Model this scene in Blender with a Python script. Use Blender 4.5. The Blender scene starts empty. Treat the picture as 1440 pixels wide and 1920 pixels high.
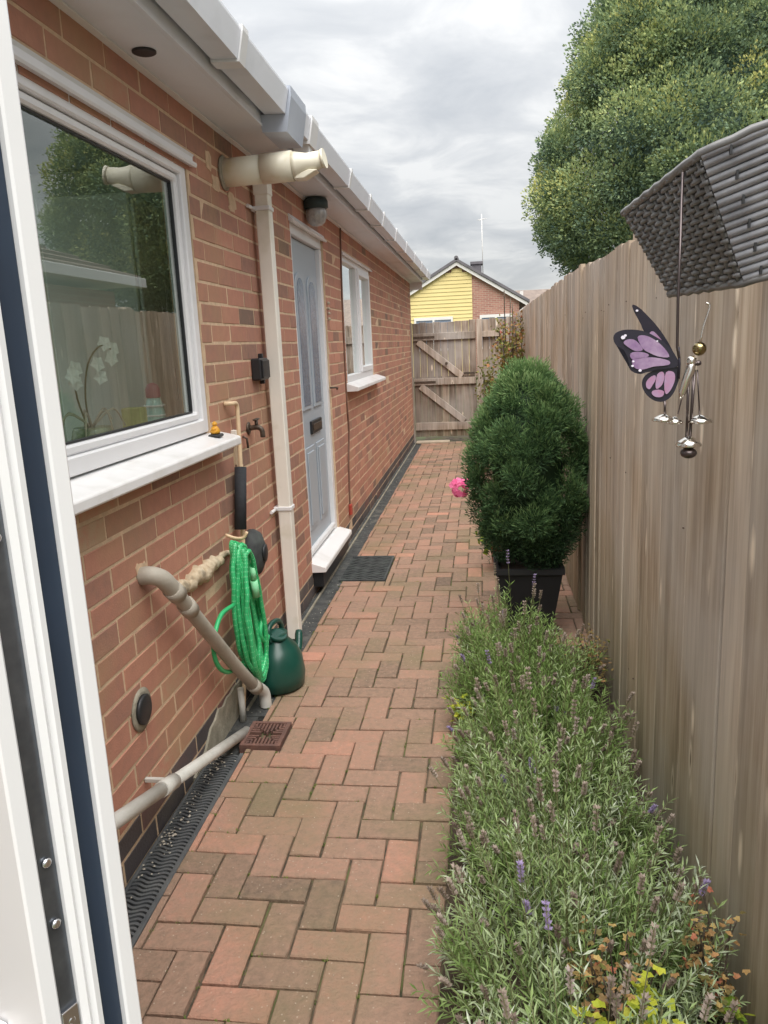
import bpy, bmesh, math, random
import numpy as np
from mathutils import Vector, Matrix, noise as mnoise
random.seed(7)
rng = np.random.default_rng(11)
SC = bpy.context.scene
COL = SC.collection

# ------------------------------------------------------------------ camera
cam_data = bpy.data.cameras.new("camera")
cam = bpy.data.objects.new("camera", cam_data)
COL.objects.link(cam)
SC.camera = cam
cam_data.sensor_fit = 'VERTICAL'
cam_data.sensor_height = 36.0
cam_data.lens = 36.0 * 1450.9 / 1920.0
cam_data.clip_start = 0.02
cam_data.clip_end = 600
R3 = ((0.99151728, 0.12195362, -0.04495329), (0.01776018, 0.21549446, 0.97634354), (-0.12875581, 0.96885987, -0.21150056))
cam.matrix_world = Matrix(((R3[0][0], R3[1][0], -R3[2][0], 1.0),
                           (R3[0][1], R3[1][1], -R3[2][1], 0.0),
                           (R3[0][2], R3[1][2], -R3[2][2], 1.42),
                           (0, 0, 0, 1)))

# ------------------------------------------------------------------ sky, sun, exposure
SUN_EL, SUN_AZ = math.radians(64), math.radians(168)    # azimuth measured from +y towards +x
world = bpy.data.worlds.new("World")
SC.world = world
world.use_nodes = True
nt = world.node_tree
for n in list(nt.nodes):
    nt.nodes.remove(n)
N, Lk = nt.nodes.new, nt.links.new
out = N('ShaderNodeOutputWorld')
sky = N('ShaderNodeTexSky'); sky.sky_type = 'NISHITA'; sky.sun_disc = False
sky.sun_elevation = SUN_EL; sky.sun_rotation = SUN_AZ
bg1 = N('ShaderNodeBackground'); bg1.inputs[1].default_value = 0.05
Lk(sky.outputs[0], bg1.inputs[0])
tc = N('ShaderNodeTexCoord')
sep = N('ShaderNodeSeparateXYZ'); Lk(tc.outputs['Generated'], sep.inputs[0])
zc = N('ShaderNodeMath'); zc.operation = 'MAXIMUM'; Lk(sep.outputs[2], zc.inputs[0]); zc.inputs[1].default_value = 0.0
za = N('ShaderNodeMath'); za.operation = 'ADD'; Lk(zc.outputs[0], za.inputs[0]); za.inputs[1].default_value = 0.16
dx = N('ShaderNodeMath'); dx.operation = 'DIVIDE'; Lk(sep.outputs[0], dx.inputs[0]); Lk(za.outputs[0], dx.inputs[1])
dy = N('ShaderNodeMath'); dy.operation = 'DIVIDE'; Lk(sep.outputs[1], dy.inputs[0]); Lk(za.outputs[0], dy.inputs[1])
cmb = N('ShaderNodeCombineXYZ'); Lk(dx.outputs[0], cmb.inputs[0]); Lk(dy.outputs[0], cmb.inputs[1])
n1 = N('ShaderNodeTexNoise'); n1.inputs['Scale'].default_value = 2.5; n1.inputs['Detail'].default_value = 7
n1.inputs['Roughness'].default_value = 0.55; n1.inputs['Distortion'].default_value = 0.5
Lk(cmb.outputs[0], n1.inputs['Vector'])
rp = N('ShaderNodeValToRGB')
rp.color_ramp.elements[0].position = 0.30; rp.color_ramp.elements[0].color = (0.70, 0.725, 0.755, 1)
rp.color_ramp.elements[1].position = 0.61; rp.color_ramp.elements[1].color = (1.06, 1.06, 1.05, 1)
e = rp.color_ramp.elements.new(0.48); e.color = (0.85, 0.865, 0.88, 1)
Lk(n1.outputs[0], rp.inputs[0])
# the overcast sky's own brightness rises towards the zenith
mr = N('ShaderNodeMapRange'); Lk(sep.outputs[2], mr.inputs[0])
mr.inputs[1].default_value = 0.0; mr.inputs[2].default_value = 1.0
mr.inputs[3].default_value = 0.162; mr.inputs[4].default_value = 0.52
bg2 = N('ShaderNodeBackground'); Lk(rp.outputs[0], bg2.inputs[0]); Lk(mr.outputs[0], bg2.inputs[1])
mix = N('ShaderNodeMixShader'); mix.inputs[0].default_value = 0.93
Lk(bg1.outputs[0], mix.inputs[1]); Lk(bg2.outputs[0], mix.inputs[2]); Lk(mix.outputs[0], out.inputs[0])

sd = bpy.data.lights.new("sun", 'SUN'); sd.energy = 1.5; sd.angle = math.radians(60); sd.color = (1.0, 0.97, 0.92)
sun = bpy.data.objects.new("sun", sd); COL.objects.link(sun)
sdir = Vector((math.sin(SUN_AZ) * math.cos(SUN_EL), math.cos(SUN_AZ) * math.cos(SUN_EL), math.sin(SUN_EL)))
sun.rotation_euler = sdir.to_track_quat('Z', 'Y').to_euler()
SC.view_settings.view_transform = 'Standard'
SC.view_settings.look = 'None'
SC.view_settings.exposure = 1.9
SC.view_settings.gamma = 1.0
SC.view_settings.use_curve_mapping = False
SC.render.engine = 'CYCLES'
SC.cycles.max_bounces = 8
SC.cycles.transparent_max_bounces = 12

# ------------------------------------------------------------------ materials
def mat(name, col, rough=0.6, var=0.0, scale=8.0, col2=None, bump=0.0, bscale=60.0, metallic=0.0, spec=0.5,
        stretch=(1, 1, 1), tint=None, tinted_noise=0.25, coat=0.0, emis=None, sss=0.0, dirt=None):
    """Principled surface: colour noise between col and col2, optional ramp on the 'tint' attribute, fine relief."""
    m = bpy.data.materials.new(name); m.use_nodes = True
    t = m.node_tree; P = t.nodes['Principled BSDF']; n = t.nodes.new; l = t.links.new
    P.inputs['Roughness'].default_value = rough
    P.inputs['Metallic'].default_value = metallic
    P.inputs['Specular IOR Level'].default_value = spec
    if coat: P.inputs['Coat Weight'].default_value = coat
    geo = n('ShaderNodeNewGeometry')
    mp = n('ShaderNodeMapping'); mp.inputs['Scale'].default_value = stretch
    l(geo.outputs['Position'], mp.inputs[0])
    ns = n('ShaderNodeTexNoise'); ns.inputs['Scale'].default_value = scale; ns.inputs['Detail'].default_value = 6
    ns.inputs['Roughness'].default_value = 0.6
    l(mp.outputs[0], ns.inputs['Vector'])
    if tint:
        at = n('ShaderNodeAttribute'); at.attribute_name = 'tint'
        rmp = n('ShaderNodeValToRGB')
        el = rmp.color_ramp.elements
        el[0].position = tint[0][0]; el[0].color = (*tint[0][1], 1)
        el[1].position = tint[-1][0]; el[1].color = (*tint[-1][1], 1)
        for p, c in tint[1:-1]:
            q = el.new(p); q.color = (*c, 1)
        sb = n('ShaderNodeMath'); sb.operation = 'SUBTRACT'; l(ns.outputs[0], sb.inputs[0]); sb.inputs[1].default_value = 0.5
        ml = n('ShaderNodeMath'); ml.operation = 'MULTIPLY_ADD'; l(sb.outputs[0], ml.inputs[0]); ml.inputs[1].default_value = tinted_noise
        l(at.outputs['Fac'], ml.inputs[2]); l(ml.outputs[0], rmp.inputs[0])
        csock = rmp.outputs[0]
    else:
        c2 = col2 if col2 else tuple(min(1, c * (1 - var)) for c in col)
        rmp = n('ShaderNodeValToRGB')
        rmp.color_ramp.elements[0].position = 0.32; rmp.color_ramp.elements[0].color = (*c2, 1)
        rmp.color_ramp.elements[1].position = 0.68; rmp.color_ramp.elements[1].color = (*col, 1)
        l(ns.outputs[0], rmp.inputs[0]); csock = rmp.outputs[0]
    if dirt:
        # dirt = (colour, scale, threshold low, threshold high, strength): stains with a shape of their own
        d = n('ShaderNodeTexNoise'); d.inputs['Scale'].default_value = dirt[1]; d.inputs['Detail'].default_value = 8
        l(geo.outputs['Position'], d.inputs['Vector'])
        r2 = n('ShaderNodeMapRange'); l(d.outputs[0], r2.inputs[0])
        r2.inputs[1].default_value = dirt[2]; r2.inputs[2].default_value = dirt[3]; r2.inputs[4].default_value = dirt[4]
        mx = n('ShaderNodeMix'); mx.data_type = 'RGBA'
        l(r2.outputs[0], mx.inputs[0]); l(csock, mx.inputs[6]); mx.inputs[7].default_value = (*dirt[0], 1)
        csock = mx.outputs[2]
    l(csock, P.inputs['Base Color'])
    if bump:
        b = n('ShaderNodeTexNoise'); b.inputs['Scale'].default_value = bscale; b.inputs['Detail'].default_value = 5
        l(mp.outputs[0], b.inputs['Vector'])
        bp = n('ShaderNodeBump'); bp.inputs['Strength'].default_value = bump; bp.inputs['Distance'].default_value = 0.004
        l(b.outputs[0], bp.inputs['Height']); l(bp.outputs[0], P.inputs['Normal'])
    return m

def node_mix(t, fac, a, b):
    mx = t.nodes.new('ShaderNodeMix'); mx.data_type = 'RGBA'
    for s, v in ((0, fac), (6, a), (7, b)):
        if hasattr(v, 'links'): t.links.new(v, mx.inputs[s])
        elif isinstance(v, tuple): mx.inputs[s].default_value = (*v, 1)
        else: mx.inputs[s].default_value = v
    return mx.outputs[2]

def specks(m, col, scale, size, strength=1.0, base=None):
    """adds small light specks (grit, lichen) to a material made by mat()"""
    t = m.node_tree; P = t.nodes['Principled BSDF']
    src = P.inputs['Base Color'].links[0].from_socket
    v = t.nodes.new('ShaderNodeTexVoronoi'); v.inputs['Scale'].default_value = scale
    g = t.nodes.new('ShaderNodeNewGeometry'); t.links.new(g.outputs['Position'], v.inputs['Vector'])
    mr = t.nodes.new('ShaderNodeMapRange'); t.links.new(v.outputs['Distance'], mr.inputs[0])
    mr.inputs[1].default_value = size; mr.inputs[2].default_value = size * 0.5
    mr.inputs[3].default_value = 0; mr.inputs[4].default_value = strength
    sepc = t.nodes.new('ShaderNodeSeparateColor'); t.links.new(v.outputs['Color'], sepc.inputs[0])
    gt = t.nodes.new('ShaderNodeMath'); gt.operation = 'GREATER_THAN'; t.links.new(sepc.outputs[0], gt.inputs[0]); gt.inputs[1].default_value = 0.72
    mu = t.nodes.new('ShaderNodeMath'); mu.operation = 'MULTIPLY'; t.links.new(mr.outputs[0], mu.inputs[0]); t.links.new(gt.outputs[0], mu.inputs[1])
    t.links.new(node_mix(t, mu.outputs[0], src, col), P.inputs['Base Color'])

M = {}
M['brick'] = mat('brick', (0.4, .2, .12), 0.85, tint=[(0.0, (.21, .135, .10)), (.3, (.36, .185, .135)), (.55, (.45, .21, .145)), (.8, (.52, .25, .17)), (1.0, (.48, .33, .215))],
                 scale=26, tinted_noise=0.6, bump=0.3, bscale=180, dirt=((.38, .27, .14), 2.2, .50, .72, .5))
M['brick_cut'] = mat('brick_reveal', (.40, .19, .12), 0.85, var=.3, scale=16, bump=.4, bscale=160)
M['engineering'] = mat('engineering_brick', (.1, .08, .08), 0.6, tint=[(0, (.055, .05, .055)), (.6, (.10, .085, .085)), (1, (.17, .085, .075))], scale=20, tinted_noise=.4, bump=.4, bscale=120,
                       dirt=((.20, .18, .13), 3.0, .55, .75, .5))
M['mortar'] = mat('mortar', (.74, .54, .36), 0.95, var=.25, scale=30, bump=.6, bscale=260, dirt=((.36, .28, .18), 2.5, .5, .75, .6))
M['render_patch'] = mat('cement_render', (.42, .38, .30), 0.95, col2=(.22, .20, .15), scale=14, bump=.8, bscale=90)
M['upvc'] = mat('white_upvc', (.80, .80, .81), 0.28, var=.05, scale=3, dirt=((.55, .56, .54), 5, .58, .8, .35))
M['upvc_sill'] = mat('white_upvc_sill', (.84, .83, .83), 0.3, var=.04, scale=5, dirt=((.55, .53, .48), 9, .5, .74, .5))
M['soffit'] = mat('soffit_white', (.82, .86, .92), 0.4, var=.07, scale=1.7, dirt=((.40, .40, .38), 2.3, .52, .8, .45))
M['fascia'] = mat('fascia_white', (.78, .81, .87), 0.35, var=.06, scale=2.2, dirt=((.45, .46, .46), 3.5, .52, .8, .4))
M['gutter'] = mat('gutter_upvc', (.78, .81, .87), 0.35, var=.05, scale=3, dirt=((.40, .42, .44), 4.5, .55, .82, .45))
M['outlet'] = mat('blue_grey_outlet_plastic', (.44, .48, .56), .4, var=.08, scale=6)
M['pipe_cream'] = mat('cream_plastic_pipe', (.88, .84, .76), 0.38, var=.06, scale=5, dirt=((.52, .47, .30), 7, .56, .78, .5))
M['flue'] = mat('yellowed_flue_plastic', (.82, .77, .63), 0.36, var=.08, scale=7, dirt=((.58, .50, .22), 10, .56, .74, .7))
M['flue_dark'] = mat('flue_inside', (.22, .21, .18), 0.7)
M['gas_pipe'] = mat('cream_painted_copper', (.82, .62, .40), 0.4, var=.15, scale=20)
M['foam_black'] = mat('black_pipe_insulation', (.030, .032, .038), 0.8, var=.3, scale=30, bump=.3, bscale=120)
M['black'] = mat('black_plastic', (.022, .023, .026), 0.45, var=.2, scale=12)
M['rubber'] = mat('black_rubber', (.03, .032, .035), 0.75, col2=(.075, .085, .08), scale=16, bump=.4, bscale=100)
M['waste'] = mat('grey_waste_pipe', (.48, .44, .37), 0.6, col2=(.33, .30, .25), scale=8, bump=.25, bscale=90, dirt=((.22, .20, .16), 8, .55, .75, .6))
M['overflow'] = mat('pale_waste_pipe', (.62, .61, .57), 0.5, col2=(.50, .49, .44), scale=9, bump=.2, bscale=90, dirt=((.28, .25, .2), 14, .58, .72, .6))
M['foam_strip'] = mat('old_expanding_foam', (.70, .60, .44), 0.95, col2=(.42, .31, .19), scale=28, bump=1.0, bscale=60, dirt=((.16, .13, .09), 20, .56, .7, .7))
M['hose'] = mat('green_hose', (.05, .55, .20), 0.35, col2=(.03, .40, .14), scale=40)
M['hose_fleck'] = mat('hose_pale_stitch', (.30, .75, .42), 0.4)
M['can'] = mat('dark_green_plastic', (.012, .075, .055), 0.32, var=.25, scale=6)
M['door_grey'] = mat('grey_composite_door', (.41, .46, .51), 0.4, var=.06, scale=4, bump=.15, bscale=220, stretch=(1, 1, .12))
M['chrome'] = mat('chrome', (.72, .72, .72), 0.16, metallic=1.0, var=.1)
M['silver'] = mat('polished_silver_metal', (.80, .77, .72), 0.18, metallic=1.0, var=.1)
M['darkmetal'] = mat('lock_strip_metal', (.17, .185, .21), 0.35, metallic=.8, col2=(.10, .11, .13), scale=30)
M['navy'] = mat('navy_weather_seal', (.020, .035, .062), 0.45, var=.2, scale=9)
M['iron'] = mat('rusty_brown_iron', (.20, .10, .075), 0.7, col2=(.11, .06, .05), scale=30, bump=.5, bscale=150)
M['drain'] = mat('grey_black_drain_grating', (.060, .066, .073), 0.5, col2=(.11, .115, .115), scale=14, bump=.2, bscale=160)
M['drain_void'] = mat('near_black_bottom', (.012, .012, .012), 0.5, var=.3)  # near-black base below the slots of drain, grate and mat
M['strip'] = mat('dark_grit_strip', (.085, .088, .085), 0.9, col2=(.035, .037, .037), scale=22, bump=1.0, bscale=120, dirt=((.20, .19, .16), 7, .56, .72, .6))
specks(M['strip'], (.42, .38, .32), 55, .22, .8)
M['soil'] = mat('damp_soil', (.085, .06, .04), 0.95, col2=(.035, .025, .018), scale=14, bump=1.0, bscale=50)
M['ground'] = mat('rough_ground', (.10, .12, .05), 0.95, col2=(.07, .06, .035), scale=2, bump=.6, bscale=20)
M['joint'] = mat('mossy_joint_sand', (.17, .125, .08), 0.95, col2=(.035, .03, .02), scale=16, bump=.6, bscale=100, dirt=((.10, .13, .03), 5, .5, .65, .8))
M['paver'] = mat('clay_paver', (.3, .2, .1), 0.85, tint=[(0, (.13, .095, .07)), (.22, (.22, .15, .105)), (.5, (.315, .20, .142)), (.75, (.385, .215, .152)), (1, (.49, .245, .17))],
                 scale=42, tinted_noise=.85, bump=1.0, bscale=110, dirt=((.19, .165, .085), 2.6, .46, .68, .62))
specks(M['paver'], (.52, .43, .34), 85, .22, .6)
M['moss'] = mat('moss', (.10, .16, .03), 0.95, col2=(.20, .22, .05), scale=60)
M['pebble'] = mat('pale_grit', (.55, .50, .42), 0.8, var=.4, scale=70)
M['wax'] = mat('terracotta', (.35, .14, .08), .8)

def wood(name, c0, c1, c2, green=0.0, seed=0.0):
    m = bpy.data.materials.new(name); m.use_nodes = True
    t = m.node_tree; P = t.nodes['Principled BSDF']; n = t.nodes.new; l = t.links.new
    P.inputs['Roughness'].default_value = 0.85; P.inputs['Specular IOR Level'].default_value = 0.2
    g = n('ShaderNodeNewGeometry'); at = n('ShaderNodeAttribute'); at.attribute_name = 'tint'
    add = n('ShaderNodeVectorMath'); add.operation = 'ADD'
    cx = n('ShaderNodeCombineXYZ'); mu = n('ShaderNodeMath'); mu.operation = 'MULTIPLY'; l(at.outputs['Fac'], mu.inputs[0]); mu.inputs[1].default_value = 37.0
    l(mu.outputs[0], cx.inputs[2]); l(mu.outputs[0], cx.inputs[0])
    l(g.outputs['Position'], add.inputs[0]); l(cx.outputs[0], add.inputs[1])
    mp = n('ShaderNodeMapping'); mp.inputs['Scale'].default_value = (1, 1, .045); l(add.outputs[0], mp.inputs[0])
    a = n('ShaderNodeTexNoise'); a.inputs['Scale'].default_value = 46; a.inputs['Detail'].default_value = 5; a.inputs['Roughness'].default_value = .65
    a.inputs['Distortion'].default_value = .35
    l(mp.outputs[0], a.inputs['Vector'])
    mp2 = n('ShaderNodeMapping'); mp2.inputs['Scale'].default_value = (1, 1, .13); l(add.outputs[0], mp2.inputs[0])
    b = n('ShaderNodeTexNoise'); b.inputs['Scale'].default_value = 13; b.inputs['Detail'].default_value = 3; l(mp2.outputs[0], b.inputs['Vector'])
    s = n('ShaderNodeMath'); s.operation = 'MULTIPLY_ADD'; l(b.outputs[0], s.inputs[0]); s.inputs[1].default_value = .45
    h = n('ShaderNodeMath'); h.operation = 'MULTIPLY'; l(a.outputs[0], h.inputs[0]); h.inputs[1].default_value = .55; l(h.outputs[0], s.inputs[2])
    r = n('ShaderNodeValToRGB'); el = r.color_ramp.elements
    el[0].position = .39; el[0].color = (*c0, 1); el[1].position = .61; el[1].color = (*c2, 1); q = el.new(.5); q.color = (*c1, 1)
    l(s.outputs[0], r.inputs[0])
    # per-board tone
    hs = n('ShaderNodeHueSaturation'); l(r.outputs[0], hs.inputs['Color'])
    mr = n('ShaderNodeMapRange'); l(at.outputs['Fac'], mr.inputs[0]); mr.inputs[3].default_value = .70; mr.inputs[4].default_value = 1.18
    l(mr.outputs[0], hs.inputs['Value'])
    # broad patches where the weather has bleached or greyed the timber
    wn = n('ShaderNodeTexNoise'); wn.inputs['Scale'].default_value = 2.2; wn.inputs['Detail'].default_value = 4; l(g.outputs['Position'], wn.inputs['Vector'])
    wr = n('ShaderNodeMapRange'); l(wn.outputs[0], wr.inputs[0]); wr.inputs[1].default_value = .42; wr.inputs[2].default_value = .66; wr.inputs[4].default_value = .5
    base_c = node_mix(t, wr.outputs[0], hs.outputs[0], tuple(min(1, (c * .35 + .36)) for c in c1))
    # pale splintered flecks and dark knots
    mp3 = n('ShaderNodeMapping'); mp3.inputs['Scale'].default_value = (1, 1, .28); l(add.outputs[0], mp3.inputs[0])
    v = n('ShaderNodeTexVoronoi'); v.inputs['Scale'].default_value = 13; l(mp3.outputs[0], v.inputs['Vector'])
    dn = n('ShaderNodeTexNoise'); dn.inputs['Scale'].default_value = 60; l(mp3.outputs[0], dn.inputs['Vector'])
    vd = n('ShaderNodeMath'); vd.operation = 'MULTIPLY_ADD'; l(dn.outputs[0], vd.inputs[0]); vd.inputs[1].default_value = .16; l(v.outputs['Distance'], vd.inputs[2])
    sc = n('ShaderNodeSeparateColor'); l(v.outputs['Color'], sc.inputs[0])
    def spot(lo, hi, size, chan, below):
        k = n('ShaderNodeMapRange'); l(vd.outputs[0], k.inputs[0]); k.inputs[1].default_value = size; k.inputs[2].default_value = size * .55
        gt = n('ShaderNodeMath'); gt.operation = 'LESS_THAN' if below else 'GREATER_THAN'; l(sc.outputs[chan], gt.inputs[0]); gt.inputs[1].default_value = lo
        mm = n('ShaderNodeMath'); mm.operation = 'MULTIPLY'; l(k.outputs[0], mm.inputs[0]); l(gt.outputs[0], mm.inputs[1])
        mm2 = n('ShaderNodeMath'); mm2.operation = 'MULTIPLY'; l(mm.outputs[0], mm2.inputs[0]); mm2.inputs[1].default_value = hi
        return mm2.outputs[0]
    cur = node_mix(t, spot(.60, .9, .29, 0, False), base_c, (.84, .72, .58))
    cur = node_mix(t, spot(.20, .9, .21, 1, True), cur, (.10, .065, .045))
    cur = node_mix(t, spot(.80, .95, .135, 0, False), cur, (.13, .085, .06))
    if green:
        gn = n('ShaderNodeTexNoise'); gn.inputs['Scale'].default_value = 5; gn.inputs['Detail'].default_value = 5; l(mp2.outputs[0], gn.inputs['Vector'])
        sp = n('ShaderNodeSeparateXYZ'); l(g.outputs['Position'], sp.inputs[0])
        hm = n('ShaderNodeMapRange'); l(sp.outputs[2], hm.inputs[0]); hm.inputs[1].default_value = .75; hm.inputs[2].default_value = 0.0
        gm = n('ShaderNodeMath'); gm.operation = 'MULTIPLY'; l(hm.outputs[0], gm.inputs[0]); l(gn.outputs[0], gm.inputs[1])
        gs = n('ShaderNodeMath'); gs.operation = 'MULTIPLY'; l(gm.outputs[0], gs.inputs[0]); gs.inputs[1].default_value = green
        cur = node_mix(t, gs.outputs[0], cur, (.17, .17, .07))
    l(cur, P.inputs['Base Color'])
    bp = n('ShaderNodeBump'); bp.inputs['Strength'].default_value = .35; bp.inputs['Distance'].default_value = .003
    l(a.outputs[0], bp.inputs['Height']); l(bp.outputs[0], P.inputs['Normal'])
    return m
M['fence'] = wood('weathered_fence_timber', (.33, .25, .18), (.49, .385, .29), (.62, .515, .40), green=.9)
M['gate'] = wood('weathered_gate_timber', (.15, .115, .088), (.27, .21, .165), (.38, .31, .25), green=.4)
M['gate_rail'] = wood('paler_gate_rail_timber', (.24, .19, .145), (.36, .29, .235), (.48, .41, .34))

def glass(name, tintc=(.85, .9, .88), boost=1.6):
    m = bpy.data.materials.new(name); m.use_nodes = True
    t = m.node_tree; t.nodes.remove(t.nodes['Principled BSDF']); n = t.nodes.new; l = t.links.new
    o = t.nodes['Material Output']; tr = n('ShaderNodeBsdfTransparent'); tr.inputs[0].default_value = (*tintc, 1)
    gl = n('ShaderNodeBsdfGlossy'); gl.inputs['Roughness'].default_value = 0.0; gl.inputs['Color'].default_value = (.95, .98, .97, 1)
    f = n('ShaderNodeFresnel'); f.inputs[0].default_value = 1.5
    mu = n('ShaderNodeMath'); mu.operation = 'MULTIPLY'; mu.use_clamp = True; l(f.outputs[0], mu.inputs[0]); mu.inputs[1].default_value = boost
    gg = n('ShaderNodeNewGeometry'); iv = n('ShaderNodeMath'); iv.operation = 'SUBTRACT'; iv.inputs[0].default_value = 1.0; l(gg.outputs['Backfacing'], iv.inputs[1])
    m2 = n('ShaderNodeMath'); m2.operation = 'MULTIPLY'; l(mu.outputs[0], m2.inputs[0]); l(iv.outputs[0], m2.inputs[1])
    mx = n('ShaderNodeMixShader'); l(m2.outputs[0], mx.inputs[0]); l(tr.outputs[0], mx.inputs[1]); l(gl.outputs[0], mx.inputs[2])
    l(mx.outputs[0], o.inputs[0])
    return m
M['glass'] = glass('window_glass', (.80, .86, .83), 2.2)
M['glass_dark'] = mat('obscured_blue_glass', (.20, .25, .33), 0.15, col2=(.13, .165, .23), scale=30, bump=.3, bscale=90, spec=.8)

def leafy(name, ramp, scale=3.0, tn=.3, trans=.25, rough=.6):
    m = mat(name, (0, 0, 0), rough, tint=ramp, scale=scale, tinted_noise=tn, spec=.25)
    t = m.node_tree; P = t.nodes['Principled BSDF']; n = t.nodes.new; l = t.links.new
    src = P.inputs['Base Color'].links[0].from_socket
    tr = n('ShaderNodeBsdfTranslucent'); l(src, tr.inputs[0])
    mx = n('ShaderNodeMixShader'); mx.inputs[0].default_value = trans
    l(P.outputs[0], mx.inputs[1]); l(tr.outputs[0], mx.inputs[2]); l(mx.outputs[0], t.nodes['Material Output'].inputs[0])
    return m
M['lavender'] = leafy('lavender_leaf', [(0, (.17, .27, .07)), (.35, (.32, .43, .17)), (.7, (.45, .54, .33)), (1, (.62, .68, .54))])
M['lav_stem'] = leafy('lavender_stem', [(0, (.16, .17, .07)), (1, (.30, .30, .16))])
M['lav_head'] = leafy('lavender_faded_flower', [(0, (.20, .15, .12)), (.5, (.46, .38, .32)), (.84, (.50, .42, .40)), (.92, (.32, .26, .42)), (1, (.42, .34, .55))])
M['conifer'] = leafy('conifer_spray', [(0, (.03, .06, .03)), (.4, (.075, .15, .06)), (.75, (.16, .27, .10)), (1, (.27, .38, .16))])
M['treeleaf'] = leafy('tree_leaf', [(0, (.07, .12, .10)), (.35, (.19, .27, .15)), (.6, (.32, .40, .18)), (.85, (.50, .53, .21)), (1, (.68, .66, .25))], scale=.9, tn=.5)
M['goldleaf'] = leafy('golden_leaf', [(0, (.16, .25, .03)), (.5, (.48, .52, .05)), (1, (.75, .72, .12))])
M['redleaf'] = leafy('autumn_leaf', [(0, (.12, .17, .04)), (.35, (.26, .17, .07)), (.6, (.42, .24, .10)), (.8, (.56, .42, .16)), (1, (.48, .16, .10))])
M['climber'] = leafy('climber_leaf', [(0, (.08, .12, .03)), (.4, (.22, .20, .05)), (.7, (.33, .15, .06)), (.85, (.34, .09, .08)), (1, (.50, .46, .12))])
M['pink'] = leafy('pink_petal', [(0, (.75, .08, .28)), (1, (.95, .28, .50))], trans=.35)
M['white_petal'] = leafy('white_petal', [(0, (.75, .75, .70)), (1, (.9, .9, .86))])
M['orange_petal'] = mat('orange_bloom', (.50, .22, .09), .6)
M['bark'] = mat('bark', (.12, .09, .065), .9, var=.5, scale=20, bump=.8, bscale=40)
M['pot'] = mat('black_planter', (.018, .018, .020), .5, var=.2)
M['rattan'] = mat('grey_plastic_rattan', (.22, .22, .225), .34, col2=(.12, .12, .122), scale=40, spec=.6)
M['rattan_hi'] = mat('silvery_plastic_rattan', (.44, .46, .50), .28, col2=(.24, .25, .28), scale=30, spec=.7)
M['wing_black'] = mat('black_wing_edge', (.02, .018, .03), .35)
M['wing_purple'] = mat('purple_wing_panel', (.20, .105, .24), .3, col2=(.38, .28, .41), scale=55, coat=.4)
M['wing_pink'] = mat('pink_wing_panel', (.40, .18, .30), .3, col2=(.36, .27, .42), scale=70, coat=.4)
M['white_dot'] = mat('white_wing_spot', (.75, .72, .82), .4)
M['gunmetal'] = mat('dark_chime_rod', (.11, .09, .09), .3, metallic=.8)
M['bronze'] = mat('dark_gold_bead', (.30, .24, .12), .2, metallic=1)
M['yellow_clad'] = mat('yellow_cladding', (.70, .58, .26), .6, col2=(.64, .52, .22), scale=.8)
M['far_brick'] = None
M['far_white'] = mat('far_white_trim', (.72, .70, .68), .6, var=.06)
M['far_tile'] = mat('far_roof_tile', (.16, .15, .165), .85, var=.3, scale=3)
M['brown_tile'] = mat('brown_roof_tile', (.24, .19, .16), .85, col2=(.16, .125, .11), scale=5)
M['room'] = mat('interior_wall', (.34, .37, .31), .9, var=.08, scale=1)
M['room_dark'] = mat('interior_floor', (.07, .06, .055), .8, var=.2)
M['cabinet'] = mat('pale_cabinet', (.70, .76, .70), .5, var=.05)
M['yellow_box'] = mat('yellow_tin', (.50, .48, .18), .5, var=.3, scale=30)
M['bottle'] = mat('blue_green_bottle', (.22, .50, .48), .12, col2=(.40, .68, .64), scale=40, spec=.9)
M['red'] = mat('dark_red_cap', (.30, .03, .06), .4)
M['vase'] = mat('patterned_vase', (.40, .40, .26), .25, col2=(.14, .16, .10), scale=45, spec=.9)
M['orange_toy'] = mat('orange_plastic', (.75, .36, .03), .45, var=.2, scale=60)
M['lens'] = mat('ribbed_lamp_lens', (.55, .53, .50), .15, col2=(.30, .30, .30), scale=35, spec=.9)
M['lamp_body'] = mat('dark_green_lamp_body', (.035, .060, .062), .5, var=.2)
M['cable'] = mat('brown_cable', (.17, .09, .06), .6)
M['red_tag'] = mat('red_plastic', (.40, .06, .04), .5)
M['rust'] = mat('tarnished_brass', (.16, .12, .09), .5, metallic=.6, col2=(.07, .055, .045), scale=50)
M['stone'] = mat('pale_threshold_stone', (.50, .42, .32), .9, var=.2, scale=12)

# far brickwork: courses too small to tell apart, still built from a brick texture
fb = bpy.data.materials.new('far_brick'); fb.use_nodes = True
t = fb.node_tree; P = t.nodes['Principled BSDF']; P.inputs['Roughness'].default_value = .9
bt = t.nodes.new('ShaderNodeTexBrick'); g = t.nodes.new('ShaderNodeNewGeometry'); sp = t.nodes.new('ShaderNodeSeparateXYZ'); cb = t.nodes.new('ShaderNodeCombineXYZ')
ad = t.nodes.new('ShaderNodeMath'); ad.operation = 'ADD'
t.links.new(g.outputs['Position'], sp.inputs[0]); t.links.new(sp.outputs[0], ad.inputs[0]); t.links.new(sp.outputs[1], ad.inputs[1])
t.links.new(ad.outputs[0], cb.inputs[0]); t.links.new(sp.outputs[2], cb.inputs[1])
t.links.new(cb.outputs[0], bt.inputs['Vector'])
bt.inputs['Scale'].default_value = 1; bt.inputs['Brick Width'].default_value = .225; bt.inputs['Row Height'].default_value = .075; bt.inputs['Mortar Size'].default_value = .008
bt.inputs['Color1'].default_value = (.30, .14, .11, 1); bt.inputs['Color2'].default_value = (.40, .20, .15, 1); bt.inputs['Mortar'].default_value = (.42, .33, .26, 1)
t.links.new(bt.outputs[0], P.inputs['Base Color'])
M['far_brick'] = fb

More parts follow.
